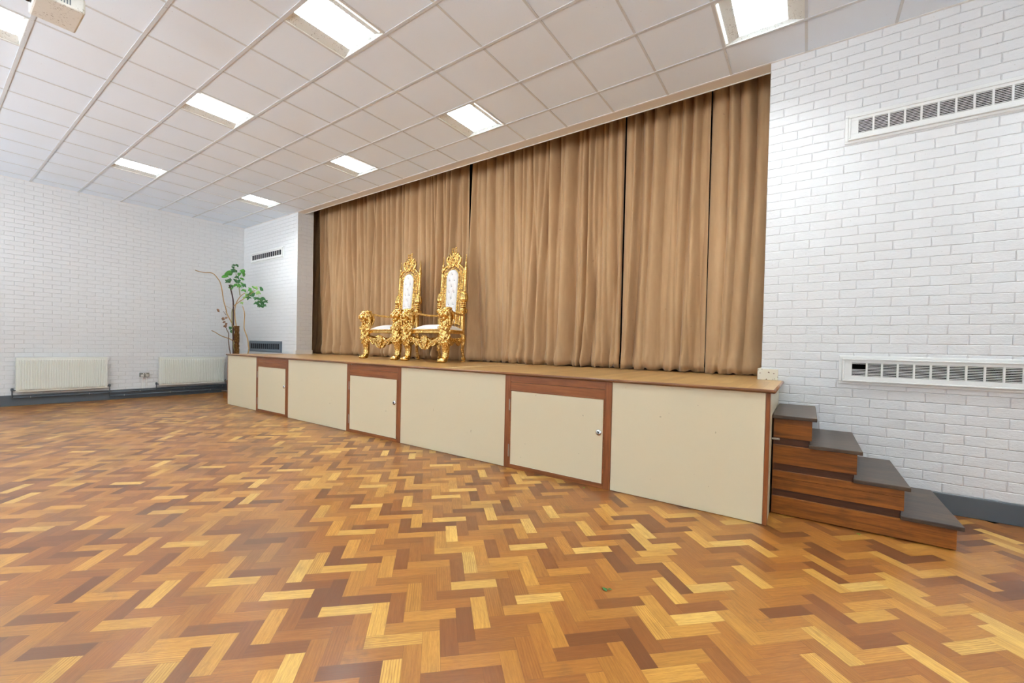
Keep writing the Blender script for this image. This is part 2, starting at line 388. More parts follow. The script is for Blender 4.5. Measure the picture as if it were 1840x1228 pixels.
# ================================================================ the setting
# floor: herringbone blocks, one face each, with a base slab under the joints
def build_floor():
    rnd = random.Random(11); L, W = .2325, .073; s2 = 2**.5
    bm = bmesh.new(); g = bm.loops.layers.uv.new('grain'); e = bm.loops.layers.uv.new('edge'); cl = bm.loops.layers.float_color.new('blk')
    u0, v0 = .868, 1.787            # top-left of an upright block
    def quad(ua, ub, va, vb, long_u):
        cx, cy = ((ua+ub)/2-(va+vb)/2)/s2, ((ua+ub)/2+(va+vb)/2)/s2
        if not (XL-.05 < cx < XR+.05 and YF-.05 < cy < YB+.04): return
        cs = [(ua, va), (ub, va), (ub, vb), (ua, vb)]
        f = bm.faces.new([bm.verts.new(((u-v)/s2, (u+v)/s2, 0)) for u, v in cs])
        r = rnd.random(); r = min(1, max(0, .5+(r-.5)*.95+rnd.gauss(0, .09)))
        c = (r, rnd.random(), rnd.random(), 1); ox, oy = rnd.random()*20, rnd.random()*20
        for lp, (u, v) in zip(f.loops, cs):
            a, b = ((u-ua), (v-va)) if long_u else ((v-va), (u-ua))
            lp[e].uv = (a, b); lp[g].uv = (a+ox, b+oy); lp[cl] = c
    for j in range(-60, 60):
        for i in range(-170, 170):
            bu, bv = u0+i*W+j*L, v0+i*W-j*L
            x, y = (bu-bv)/s2, (bu+bv)/s2
            if not (XL-.5 < x < XR+.5 and YF-.5 < y < YB+.5): continue
            quad(bu, bu+W, bv-L, bv, False)           # upright block
            quad(bu-L, bu, bv-W, bv, True)            # lying block
    o = obj('floor', bm, M['parquet']); return struct(o)
build_floor()
struct(box('floor_slab', XL, XR, YF, 7.2, -.12, -.003, M['dark']))
bpy.data.objects['floor_slab'].name = 'floor_subfloor'

# ceiling: one tile per cell, leaving the cells of the lights open
LIGHTS = [(0, 1), (-4, 1), (-9, 1), (0, 4), (-4, 4), (-9, 4), (5, 4), (-4, -2), (5, 1), (0, -2), (5, -2), (-9, -2), (-9, -5), (-4, -5), (0, -5), (5, -5), (9, 1), (9, 4), (9, -2)]
def build_ceiling():
    bm = bmesh.new(); i0 = int(math.floor((XL-GX0)/T)); i1 = int(math.ceil((XR-GX0)/T)); j0 = int(math.floor((YF-GY0)/T)); j1 = int(math.ceil((YB-GY0)/T))
    for i in range(i0, i1):
        for j in range(j0, j1):
            if (i, j) in LIGHTS: continue
            x0, x1 = max(XL, GX0+i*T), min(XR, GX0+(i+1)*T); y0, y1 = max(YF, GY0+j*T), min(YB, GY0+(j+1)*T)
            if x1-x0 > .01 and y1-y0 > .01: bx(bm, x0, x1, y0, y1, H, H+.018)
    bx(bm, XL, XR, YF, YB, H+.14, H+.2)
    struct(obj('ceiling', bm, M['tile']))
    bm = bmesh.new()
    for j in range(j0+1, j1):
        y = GY0+j*T; bx(bm, XL, XR, y-.0135, y+.0135, H-.005, H+.001)
    struct(obj('ceiling_main_runners', bm, M['grid']))
    bm = bmesh.new()
    for i in range(i0+1, i1):
        x = GX0+i*T; bx(bm, x-.010, x+.010, YF, YB-.02, H-.0035, H+.0012)
    struct(obj('ceiling_cross_runners', bm, M['grid']))
    bm = bmesh.new()
    bx(bm, XL, XR, YB-.022, YB, H-.004, H+.001); bx(bm, XL, XL+.022, YF, YB, H-.004, H+.001)
    struct(obj('ceiling_edge_angle', bm, M['plaster']))
build_ceiling()

# walls
def wall(name, boxes, m=None):
    bm = bmesh.new()
    for b in boxes: bx(bm, *b)
    o = obj(name, bm, m or M['brick']); wall_uv(o); return struct(o)
wall('wall_left', [(XL-.2, XL, YF, YB, -.1, H+.15)])
wall('wall_back', [(XL-.2, JL, YB, JD, -.1, H+.7), (JR, XR+.2, YB, JD, -.1, H+.7)])
WS = [(-3.3, -1.7)]  # unseen glazed opening added in the right wall to bring in side fill
bs_ = [(XR, XR+.2, YF, YB, -.1, .8), (XR, XR+.2, YF, YB, 3.4, H+.15)]; y_ = YF
for a_, b__ in WS+[(YB, YB)]: bs_.append((XR, XR+.2, y_, a_, .8, 3.4)); y_ = b__
wall('wall_right', bs_)
for k_, (a_, b__) in enumerate(WS):
    bm = bmesh.new()
    for q_ in ((a_, b__, .8, .86), (a_, b__, 3.34, 3.4), (a_, a_+.06, .86, 3.34), (b__-.06, b__, .86, 3.34), ((a_+b__)/2-.03, (a_+b__)/2+.03, .86, 3.34)):
        bx(bm, XR+.08, XR+.14, q_[0], q_[1], q_[2], q_[3])
    struct(obj('fill_window_%d' % (k_+5), bm, M['white_metal']))
# wall behind the camera; its unseen windows are added to let fill light in
WN = [(-10.8, -8.2), (-7.7, -5.1), (-4.4, -2.4), (.4, 1.8)]
def front():
    bs = [(XL, XR, YF-.25, YF, -.1, .9), (XL, XR, YF-.25, YF, 2.9, H+.15)]; x = XL
    for a, b in WN+[(XR, XR)]: bs.append((x, a, YF-.25, YF, .9, 2.9)); x = b
    wall('wall_front', bs)
    for k, (a, b) in enumerate(WN):
        bm = bmesh.new(); m = (a+b)/2
        for q in ((a, b, .9, .96), (a, b, 2.84, 2.9), (a, a+.06, .96, 2.84), (b-.06, b, .96, 2.84), (m-.03, m+.03, .96, 2.84)):
            bx(bm, q[0], q[1], YF-.16, YF-.1, q[2], q[3])
        struct(obj('fill_window_%d' % (k+1), bm, M['white_metal']))
front()
# beam over the stage opening
struct(box('trim_1', JL, JR, YB+.001, YB+.147, H-.002, H+.30, M['soffit'], bev=.002))
struct(box('trim_2', JL, JR, YB+.140, YB+.150, H-.008, H+.02, M['white_metal']))
# backstage
wall('wall_backstage', [(-10.6, .8, 7.1, 7.2, 0, H+.8), (-10.7, -10.6, JD, 7.2, 0, H+.8), (.8, .9, JD, 7.2, 0, H+.8), (-10.6, .8, JD-.05, 7.1, H+.7, H+.8), (-10.6, .8, YB+.15, YB+.2, H+.3, H+.8)], M['black'])
# skirtings
struct(box('baseboard_left', XL, XL+.02, YF, YB-.02, 0, .188, M['slate'], bev=.004))
struct(box('baseboard_back_right', -.17, XR, YB-.02, YB, 0, .155, M['slate'], bev=.004))
struct(box('baseboard_back_left', XL, SL, YB-.02, YB, 0, .17, M['slate'], bev=.004))
struct(box('baseboard_opening_left', JL-.06, JL+.03, YB-.03, JD, ZS, ZS+.085, M['plaster'], bev=.004))
def bb():
    m = mat('chipped_cream_paint', '#dcd6c2', .4); a = N(m)
    s = a.ramp(a.noise(a.obj(), 45, 2), [(.66, 0), (.69, 1)]); a.base(a.mix(s, lin('#dcd6c4'), lin('#6b3f2a')))
    struct(box('baseboard_opening_right', JR-.03, JR+.135, YB-.025, JD, ZS, ZS+.105, m, bev=.004))
bb()

# ================================================================ stage
stage = wthing('stage', 'long low wooden stage with cream front panels and teak cupboard frames', 'stage', ((SL+SR)/2, YS, 0))
bm = bmesh.new(); d = .026
bx(bm, SL-.02, SR+.02, YS-.012, YB, ZS-d, ZS); bx(bm, JL, JR, YB, JD, ZS-d, ZS); bx(bm, -10.5, .7, JD, 7.1, ZS-d, ZS)
wp(obj('deck', bm, M['stage_deck']), stage)
bm = bmesh.new()
tube(bm, [(SL-.02, YS-.013, ZS-.013), (SR+.02, YS-.013, ZS-.013)], .0135, 10)
tube(bm, [(SR+.02, YS-.013, ZS-.013), (SR+.02, YB-.002, ZS-.013)], .0135, 10)
wp(obj('nosing', bm, M['nosing'], smooth=True), stage)
bm = bmesh.new(); bx(bm, SL+.03, SR-.03, YS+.03, YS+.05, 0, ZS-d); bx(bm, SL+.03, SL+.05, YS+.05, YB, 0, ZS-d); bx(bm, SR-.05, SR-.03, YS+.05, YB, 0, ZS-d)
wp(obj('carcass', bm, M['dark']), stage)
bm = bmesh.new(); bx(bm, SR-.02, SR-.004, YS+.03, YB, .0, ZS-d); wp(obj('side_panel', bm, M['cream'], bev=.001), stage)
bm = bmesh.new(); bx(bm, SL+.004, SL+.02, YS+.03, YB, .0, ZS-d); wp(obj('side_panel', bm, M['cream'], bev=.001), stage)
for x0, x1 in ((SL, SL+.012), (SR-.027, SR)):
    bm = bmesh.new(); bx(bm, x0, x1, YS-.004, YS+.03, 0, ZS-d); wp(obj('corner_post', bm, M['teak_v'], bev=.002), stage)
FR = [(-7.868, -6.785), (-5.197, -4.077), (-2.493, -1.36)]
px = [SL+.012]+[v for f in FR for v in f]+[SR-.027]
for k in range(0, 8, 2):
    bm = bmesh.new(); bx(bm, px[k]+.0015, px[k+1]-.0015, YS, YS+.02, .004, ZS-d-.001)
    wp(obj('front_panel', bm, M['cream'], bev=.0015), stage)
for x0, x1 in FR:
    # opening: 70 mm uprights, deep head board, slim bottom rail
    fl, fr_, ft, fb = x0+.068, x1-.062, .792, .036
    bm = bmesh.new()
    bx(bm, x0+.001, fl, YS-.004, YS+.03, .0, ZS-d); f = wp(obj('frame_upright', bm, M['teak_v'], bev=.002), stage)
    bm = bmesh.new(); bx(bm, fr_, x1-.001, YS-.004, YS+.03, .0, ZS-d); wp(obj('frame_upright', bm, M['teak_v'], bev=.002), stage)
    for a0, a1, a2 in ((-.0035, ft, .868), (-.002, .870, ZS-d)):
        bm = bmesh.new(); bx(bm, fl, fr_, YS+a0, YS+.03, a1, a2); wp(obj('head_board', bm, M['teak'], bev=.002), stage)
    bm = bmesh.new(); bx(bm, fl, fr_, YS-.004, YS+.03, .0, fb); wp(obj('bottom_rail', bm, M['teak'], bev=.002), stage)
    bm = bmesh.new(); e = .012
    bx(bm, fl, fr_, YS-.008, YS+.01, ft-e, ft); bx(bm, fl, fl+e, YS-.008, YS+.01, fb, ft-e); bx(bm, fr_-e, fr_, YS-.008, YS+.01, fb, ft-e); bx(bm, fl, fr_, YS-.008, YS+.01, fb, fb+e*.6)
    wp(obj('beading', bm, M['teak'], bev=.003), stage)
    bm = bmesh.new(); bx(bm, fl+e+.002, fr_-e-.002, YS-.006, YS+.014, fb+e*.6+.002, ft-e-.002)
    dr = wp(obj('cupboard_door', bm, [M['cream']], bev=.0018), stage)
    bm = bmesh.new(); q = .003
    a0, a1, b0, b1 = fl+e+.0018, fr_-e-.0018, fb+e*.6+.0018, ft-e-.0018
    bx(bm, a0, a1, YS-.0068, YS-.002, b1-q, b1); bx(bm, a0, a0+q, YS-.0068, YS-.002, b0, b1); bx(bm, a1-q, a1, YS-.0068, YS-.002, b0, b1); bx(bm, a0, a1, YS-.0068, YS-.002, b0, b0+q)
    r = obj('door_edging', bm, M['edge']); r.parent = dr
    bm = bmesh.new(); lx, lz = a1-.036, .488
    R90 = Matrix.Translation((lx, YS-.006, lz)) @ Matrix.Rotation(PI/2, 4, 'X')
    lathe(bm, [(.0275, 0), (.0275, .004), (.024, .009), (.0, .0095)], seg=24, M4=R90)
    lk = obj('lock', bm, M['chrome'], smooth=True, bev=0); lk.parent = dr; lk['label'] = 'round chrome cylinder lock'
    bm = bmesh.new(); ell(bm, (lx-.002, YS-.0165, lz+.006), (.0085, .003, .0085)); bx(bm, lx-.005, lx+.003, YS-.018, YS-.0155, lz-.013, lz+.004)
    r = obj('keyhole', bm, M['lens']); r.parent = dr
    for z0, z1 in ((.585, .695), (.118, .24)):
        bm = bmesh.new(); hx = fl-.012
        tube(bm, [(hx+.008, YS-.010, z0), (hx+.008, YS-.010, z1)], .006, 10)
        bx(bm, hx-.004, hx+.004, YS-.006, YS-.003, z0, z1)
        r = obj('hinge', bm, M['steel'], smooth=False); r.parent = dr
# small screws on the head boards
for x, z in ((-5.09, .928),):
    bm = bmesh.new(); ell(bm, (x, YS-.006, z), (.008, .004, .008)); wp(obj('screw_head', bm, M['chrome'], smooth=True), stage)
# pale seam strip lying across the deck
bm = bmesh.new()
vs = [bm.verts.new(p) for p in ((-3.42, YS+.04, ZS+.0012), (-3.36, YS+.04, ZS+.0012), (-3.36, 5.22, ZS+.0012), (-3.42, 5.22, ZS+.0012))]
bm.faces.new(vs); ts = obj('floor_strip', bm, mat('pale_strip', '#d9c39a', .35)); tag(ts, 'thin pale strip running across the wooden stage deck towards the curtain', 'tape')
sm = ts.modifiers.new('thick', 'SOLIDIFY'); sm.thickness = .001

# ================================================================ steps
def steps(mirror, label):
    f = -1 if mirror else 1
    X = (lambda x: -9.24-x) if mirror else (lambda x: x)
    yF, yB = 3.790, 4.636
    cx = X(.3)
    root = wthing('wooden_steps', label, 'steps', (cx, (yF+yB)/2, 0))
    ends = [.046, .305, .552, .801]; tops = [.754, .555, .359, .165]; th = .027; xs = -.192
    prev = None
    def B(bm, x0, x1, *r):
        a, b = sorted((X(x0), X(x1))); bx(bm, a, b, *r)
    for k in range(4):
        x1 = ends[k]; zt = tops[k]-th; zb = tops[k+1]+.026 if k < 3 else 0.006
        bm = bmesh.new()
        B(bm, xs, x1, yF, yF+.02, zb, zt)                      # side board
        B(bm, x1-.02, x1, yF+.02, yB, zb, zt)                  # riser
        wp(obj('side_board', bm, M['step_wood'], bev=.003), root)
        if k < 3:
            bm = bmesh.new(); B(bm, xs+.004, x1-.02, yF+.018, yF+.03, tops[k+1]-th-.004, zb+.004)
            B(bm, x1-.03, x1-.012, yF+.03, yB, tops[k+1]-th-.004, zb+.004)
            wp(obj('recess_strip', bm, M['recess']), root)
            if k == 1: pass
        if k == 2:
            bm = bmesh.new(); B(bm, xs, x1-.003, yF-.0006, yF+.001, .2795, .2812); wp(obj('crack', bm, M['dark']), root)
        x0 = xs-.006 if k == 0 else ends[k-1]-.018
        bm = bmesh.new(); B(bm, x0, x1+.028, yF-.024, yB+.01, tops[k]-th, tops[k])
        wp(obj('tread', bm, M['tread'], bev=.004), root)
    bm = bmesh.new(); B(bm, xs, -.17, yF+.02, yB, .006, .72)
    wp(obj('back_board', bm, M['step_wood']), root)
    return root
steps(False, 'four-step wooden stair with dark treads against the right end of the stage')
steps(True, 'matching wooden stair at the left end of the stage, only its lowest tread corner showing')
br = box('bolt_bracket', -.206, -.150, 3.768, 3.780, .566, .580, M['steel'], bev=.002)
bm = bmesh.new(); ell(bm, (-.165, 3.766, .573), .006); k_ = obj('bolt', bm, M['steel'], smooth=True); k_.parent = br
tag(br, 'small steel bracket joining the right-hand stair to the stage side', 'bracket')

# ================================================================ vents
def vent(name, label, x0, x1, z0, z1, m, missing=False, group='wall vents beside the stage'):
    root = wthing(name, label, 'vent', ((x0+x1)/2, YB, z0), group)
    yo = YB
    def ring(bm, a, b, c, d, w, y0, y1):
        bx(bm, a, b, y1, y0, d-w, d); bx(bm, a, b, y1, y0, c, c+w); bx(bm, a, a+w, y1, y0, c+w, d-w); bx(bm, b-w, b, y1, y0, c+w, d-w)
    bm = bmesh.new()
    ring(bm, x0, x1, z0, z1, .022, yo, yo-.012)
    ring(bm, x0+.022, x1-.022, z0+.022, z1-.022, .016, yo, yo-.030)
    wp(obj('frame', bm, m, bev=.005), root)
    gx0, gx1, gz0, gz1 = x0+.088, x1-.088, z0+.072, z1-.062
    bm = bmesh.new(); a, b, c, d = x0+.038, x1-.038, z0+.038, z1-.038
    bx(bm, a, b, yo-.022, yo-.010, gz1, d); bx(bm, a, b, yo-.022, yo-.010, c, gz0); bx(bm, a, gx0, yo-.022, yo-.010, gz0, gz1); bx(bm, gx1, b, yo-.022, yo-.010, gz0, gz1)
    wp(obj('face_plate', bm, m, bev=.002), root)
    wp(box('duct_shade_plate', gx0-.002, gx1+.002, yo-.008, yo-.001, gz0-.002, gz1+.002, M['black']), root)  # black backing plate stands in for the unlit cavity behind the grille
    n = 14; p = (gx1-gx0)/n
    for k in range(1, n):
        x = gx0+k*p; wp(box('divider', x-.006, x+.006, yo-.022, yo-.009, gz0, gz1, m), root)
    sl = int(round((gz1-gz0)/.0125)); q = (gz1-gz0)/sl
    for s in range(sl):
        z = gz0+(s+.5)*q; bm = bmesh.new()
        a = gx0+(p if missing and s in (sl-4, sl-3, sl-2) else 0)
        bx(bm, a, gx1, yo-.0195, yo-.0155, z-.0022, z+.0022)
        wp(obj('slat', bm, M['slat_dark'] if x0 < -5 else m), root)
    return root
vent('wall_vent', 'long white slatted vent high on the right brick wall', .214, 1.744, 3.028, 3.275, M['vent_white'])
vent('wall_vent', 'white slatted vent low on the right brick wall, three slats missing at its end', .228, 1.758, .968, 1.212, M['vent_white'], True)
vent('wall_vent', 'white-framed vent with dark slats high on the far wall, left of the stage curtain', -10.84, -9.315, 3.045, 3.29, M['vent_white'])
vent('wall_vent', 'slate-grey framed vent low on the far wall above the stage deck', -10.875, -9.345, .972, 1.225, M['vent_grey'])

# ================================================================ radiators, pipes, socket on the left wall
def radiator(y0, y1, z0, z1, label):
    root = wthing('radiator', label, 'radiator', (XL+.07, (y0+y1)/2, z0), 'panel radiators on the left wall')
    xf = XL+.105; n = int(round((y1-y0-.06)/.0325)); p = (y1-y0-.06)/n
    bm = bmesh.new(); prof = [(y0, xf-.006), (y0+.03, xf-.006)]
    for k in range(n):
        a = y0+.03+k*p; prof += [(a+p*.12, xf-.004), (a+p*.28, xf+.007), (a+p*.72, xf+.007), (a+p*.88, xf-.004)]
    prof += [(y1-.03, xf-.006), (y1, xf-.006)]
    zs = [(z0, 0, -.006), (z0+.028, 0, 0), (z0+.046, 1, 0), (z1-.05, 1, 0), (z1-.034, 0, 0), (z1-.004, 0, 0), (z1, 0, -.006)]
    rows = []
    for z, full, dx in zs:
        rows.append([bm.verts.new(((x if full else xf-.006)+dx, y, z)) for y, x in prof])
    for a, b in zip(rows, rows[1:]):
        for k in range(len(prof)-1): bm.faces.new((a[k], a[k+1], b[k+1], b[k]))
    pn = wp(obj('front_panel', bm, M['rad']), root)
    sm = pn.modifiers.new('thick', 'SOLIDIFY'); sm.thickness = .002; sm.offset = -1
    wp(box('back_panel', XL+.035, XL+.045, y0+.01, y1-.01, z0, z1-.01, M['rad'], bev=.003), root)
    bm = bmesh.new(); bx(bm, XL+.032, xf-.004, y0-.001, y1+.001, z1-.012, z1+.003)
    wp(obj('top_grille', bm, M['rad'], bev=.002), root)
    for y in (y0, y1-.004):
        wp(box('side_cover', XL+.034, xf-.006, y, y+.004, z0+.02, z1-.012, M['rad'], bev=.001), root)
    for y in (y0+.15, y1-.15):
        wp(box('wall_bracket', XL+.003, XL+.036, y-.015, y+.015, z0+.02, z1-.08, M['rad']), root)
    for y, s in ((y0, -1), (y1, 1)):
        bm = bmesh.new(); yv = y+s*.04
        tube(bm, [(XL+.06, y, z0+.03), (XL+.06, yv, z0+.03)], .009, 8)
        tube(bm, [(XL+.06, yv, .15 if s < 0 else .085), (XL+.06, yv, z0+.04)], .0085, 8)
        lathe(bm, [(.016, 0), (.018, .01), (.018, .04), (.012, .05)], (XL+.06, yv, z0+.02), 12)
        wp(obj('valve', bm, M['slate'], smooth=True), root)
    return root
radiator(1.028, 2.195, .243, .842, 'wider white panel radiator on the left wall, farther from the stage')
radiator(3.005, 4.218, .235, .828, 'white panel radiator on the left wall right beside the stage end')
def pipe(z, y0, y1, label):
    root = wthing('heating_pipe', label, 'pipe', (XL+.04, (y0+y1)/2, z), 'heating pipes along the skirting')
    bm = bmesh.new(); tube(bm, [(XL+.045, y0, z), (XL+.045, y1, z)], .0115, 10); wp(obj('pipe_run', bm, M['slate'], smooth=True), root)
    y = y0+.22
    while y < y1:
        bm = bmesh.new(); torus(bm, (XL+.045, y, z), .0135, .0035, 'y', 12, 6); bx(bm, XL+.02, XL+.034, y-.006, y+.006, z-.004, z+.004)
        wp(obj('pipe_clip', bm, M['steel'], smooth=True), root); y += .75
pipe(.147, .982, 4.62, 'upper of two slate-painted heating pipes running along the left skirting')
pipe(.078, 2.235, 4.62, 'lower of two slate-painted heating pipes, nearest the parquet')
sk = wthing('wall_socket', 'grey metal double socket on the left wall between the radiators', 'socket', (XL, 2.775, .425))
bm = bmesh.new(); bx(bm, XL, XL+.04, 2.700, 2.851, .428, .512); wp(obj('back_box', bm, M['socket'], bev=.004), sk)
bm = bmesh.new(); bx(bm, XL+.04, XL+.046, 2.698, 2.853, .426, .514); fp = wp(obj('face_plate', bm, M['socket'], bev=.003), sk)
for y in (2.735, 2.815):
    bm = bmesh.new(); bx(bm, XL+.046, XL+.048, y-.022, y+.022, .434, .476); r = obj('socket_insert', bm, M['white_metal'], bev=.001); r.parent = fp
    bm = bmesh.new()
    for dy, dz in ((0, .012), (-.010, -.006), (.010, -.006)): bx(bm, XL+.048, XL+.0488, y+dy-.003, y+dy+.003, .452+dz-.004, .452+dz+.004)
    r = obj('pin_holes', bm, M['lens']); r.parent = fp
for y in (2.757, 2.793):
    bm = bmesh.new(); bx(bm, XL+.046, XL+.052, y-.009, y+.009, .482, .504); r = obj('switch', bm, M['white_metal'], bev=.001); r.parent = fp
for y, l in ((2.748, 'left'), (2.808, 'right')):
    bm = bmesh.new(); bx(bm, XL, XL+.018, y-.010, y+.010, .19, .428)
    tag(obj('cable_conduit', bm, M['vent_white'], bev=.003), '%s-hand white cable conduit rising from the skirting to the grey socket' % l, 'conduit', 'white conduits under the socket')

# ================================================================ ceiling lights
def make_light():
    root = thing('ceiling_light', '', 'light', (0, 0, H), 0, 'recessed louvred ceiling lights')
    bm = bmesh.new(); q = lambda a, b, c, d: bm.faces.new([bm.verts.new(v) for v in (a, b, c, d)])
    o, ix, iy, zt, ztop = .288, .178, .268, .030, .085
    for s in (-1, 1):
        q((s*o, -o, 0), (s*o, o, 0), (s*ix, iy, zt), (s*ix, -iy, zt))
        q((-o, s*o, 0), (o, s*o, 0), (ix, s*iy, zt), (-ix, s*iy, zt))
        q((s*ix, -iy, zt), (s*ix, iy, zt), (s*ix, iy, ztop), (s*ix, -iy, ztop))
        q((-ix, s*iy, zt), (ix, s*iy, zt), (ix, s*iy, ztop), (-ix, s*iy, ztop))
    q((-ix, -iy, ztop), (ix, -iy, ztop), (ix, iy, ztop), (-ix, iy, ztop))
    hs = obj('housing', bm, M['reflector'], root)
    sm = hs.modifiers.new('thick', 'SOLIDIFY'); sm.thickness = .0015; sm.offset = 1
    bm = bmesh.new()
    for a, b, c, d in ((-.29, .29, -.29, -.282), (-.29, .29, .282, .29), (-.29, -.282, -.282, .282), (.282, .29, -.282, .282)): bx(bm, a, b, c, d, -.004, .004)
    obj('trim', bm, M['white_metal'], root)
    for k in range(4):
        x = (k-1.5)*.087
        obj('tube', (lambda b: (bx(b, x-.030, x+.030, -.262, .262, .066, .078), b)[1])(bmesh.new()), M['tube'], root)
    bm = bmesh.new()
    for k in range(-1, 2): bx(bm, k*.087-.0015, k*.087+.0015, -.267, .267, .022, .066)
    lv = obj('louvre', bm, M['chrome_soft'], root)
    bm = bmesh.new()
    for k in range(11):
        y = -.25+k*.05; bx(bm, -.177, .177, y-.0008, y+.0008, .023, .060)
    r = obj('cross_blades', bm, M['chrome_soft'], lv)
    obj('side_slot', (lambda b: (bx(b, .262, .278, -.255, .255, -.0015, .006), b)[1])(bmesh.new()), M['slot'], root)
    return root
M['chrome_soft'] = mat('satin_louvre_blade', '#b4b8ba', .5)
M['slot'] = emis('glowing_side_slot', (.95, .98, 1, 1), 1.2)
LL = {(0, 1): 'large louvred ceiling light near the top centre, cut by the frame edge', (-4, 1): 'louvred ceiling light in the row farther from the curtain, next left of the large one',
      (-9, 1): 'smallest light of the front row, nearest the left wall', (0, 4): 'louvred ceiling light above the middle of the stage curtain',
      (-4, 4): 'louvred ceiling light high above the two gold thrones, in the row nearest the curtain', (-9, 4): 'farthest light of the row by the curtain, above the potted plant corner',
      (5, 4): 'bright ceiling light cut by the top edge above the curtain right end', (-4, -2): 'ceiling light cut by the left edge, beside the white projector'}
lamp0 = make_light()
for n_, ij in enumerate(LIGHTS):
    o = lamp0 if n_ == 0 else copy_tree(lamp0)
    o.location = (GX0+(ij[0]+.5)*T, GY0+(ij[1]+.5)*T, H)
    if ij[0] == 5: o.rotation_euler.z = PI
    o['label'] = LL.get(ij, 'recessed louvred ceiling light over the unseen near part of the hall')

# ================================================================ projector
pr = thing('projector', 'dusty white projector hanging from the ceiling at the top left', 'projector', (-4.28, .577, 3.50))
bm = bmesh.new(); bx(bm, -.16, .16, -.115, .115, -.055, .05)
pb = obj('body', bm, M['proj'], pr, bev=.012)
bm = bmesh.new(); bx(bm, -.1602, -.155, -.1, .1, -.04, .04)
bm2 = bmesh.new()
for k in range(9): bx(bm2, .158, .1625, -.075+k*.014, -.068+k*.014, -.035, .035)
bm.free(); obj('grille', bm2, M['proj_grill'], pr)
bm = bmesh.new(); lathe(bm, [(.034, 0), (.036, .02), (.03, .05), (.024, .052)], (0, 0, 0), 20, M4=Matrix.Translation((-.03, -.112, 0)) @ Matrix.Rotation(PI/2, 4, 'X'))
obj('lens', bm, M['lens'], pr, smooth=True)
bm = bmesh.new(); tube(bm, [(0, 0, .05), (0, 0, .434)], .02, 14); obj('mount_pole', bm, M['white_metal'], pr, smooth=True)
bm = bmesh.new(); bx(bm, -.07, .07, -.07, .07, .422, .434); obj('ceiling_plate', bm, M['white_metal'], pr, bev=.003)
bm = bmesh.new(); bx(bm, -.1, .1, -.08, .08, .048, .058); obj('mount_bracket', bm, M['white_metal'], pr, bev=.003)
# ================================================================ curtains
def curtain(name, label, x0, x1, seed, y=5.30, amp=.12, lam=.24, ztop=4.45, toffs=0, zb=ZS+.006):
    rnd = random.Random(seed); Wd = x1-x0; nx = max(60, int(Wd/.0085)); nz = 50
    def layout(l):
        f, x = [], 0.0
        while x < Wd:
            wv = l*rnd.uniform(.5, 1.5); f.append((x, x+wv, rnd.uniform(.35, 1.15), rnd.uniform(.32, .68))); x += wv
        return f
    big, small = layout(lam*1.35), layout(lam*.55)
    def val(F, xd, pw):
        for a, b, h, c in F:
            if a <= xd < b:
                q = (xd-a)/(b-a); q = q/c*.5 if q < c else .5+(q-c)/(1-c)*.5
                return h*math.sin(PI*q)**pw
        return 0
    ph = [rnd.uniform(0, 6.28) for _ in range(9)]
    bm = bmesh.new(); rows = []
    for k in range(nz+1):
        t = (k/nz)**1.1; z = ztop+(zb-ztop)*t; row = []
        for i in range(nx+1):
            s = i/nx; xx = s*Wd; edge = min(1, s*Wd/.12, (1-s)*Wd/.12)
            xb = xx+edge*(.10*math.sin(xx*2.1+ph[0]+t*2.2)*t+.03*math.sin(xx*7+ph[1]+t*3)*t)
            xs = xx+edge*(.06*math.sin(xx*3.3+ph[2]+t*2.6)*t)
            xb = min(max(xb, 0), Wd-1e-4); xs = min(max(xs, 0), Wd-1e-4)
            hb, hs = val(big, xb, 1.0), val(small, xs, .8)
            y_ = y-amp*(hb*(.45+.55*t)+hs*(.72-.52*t))
            y_ += .03*math.sin(xx*1.7+ph[3])
            dz = 0
            if t > .945:                               # gathered, slightly bulging hem
                e = (t-.945)/.055
                y_ -= .035*math.sin(PI*min(e*1.05, 1))**.8*(.75+.4*math.sin(xx*29+ph[4]))+.010*math.sin(xx*83+ph[5])*e
                dz = .014*(math.sin(xx*37+ph[6])+.7*math.sin(xx*71+ph[7]))*e
            row.append(bm.verts.new((x0+xx+toffs*(1-s)*(1-t), y_, max(z+dz, ZS+.004))))
        rows.append(row)
    for a, b in zip(rows, rows[1:]):
        for i in range(nx): bm.faces.new((a[i], a[i+1], b[i+1], b[i]))
    o = obj(name, bm, M['curtain'], smooth=True); sm = o.modifiers.new('thick', 'SOLIDIFY'); sm.thickness = .004
    tag(o, label, 'curtain', 'stage curtains'); return o
curtain('stage_curtain', 'narrow tan curtain hanging back at the far left of the stage opening', -10.15, -8.85, 3, y=5.62, amp=.12, lam=.22, toffs=.50)
curtain('stage_curtain', 'tan stage curtain behind and left of the gold thrones', -8.98, -4.648, 5, y=5.47, lam=.20, amp=.20, toffs=-.10)
curtain('stage_curtain', 'wide tan stage curtain right of the thrones, in the middle of the opening', -4.640, -2.034, 8, y=5.50, lam=.21, amp=.21)
curtain('stage_curtain', 'narrow tan curtain between the two dark slits near the right end of the stage', -2.018, -.978, 13, y=5.43, lam=.22, amp=.19)
curtain('stage_curtain', 'tan stage curtain at the right end, hanging against the brick wall edge', -.965, -.12, 22, y=5.36, lam=.27, amp=.17)

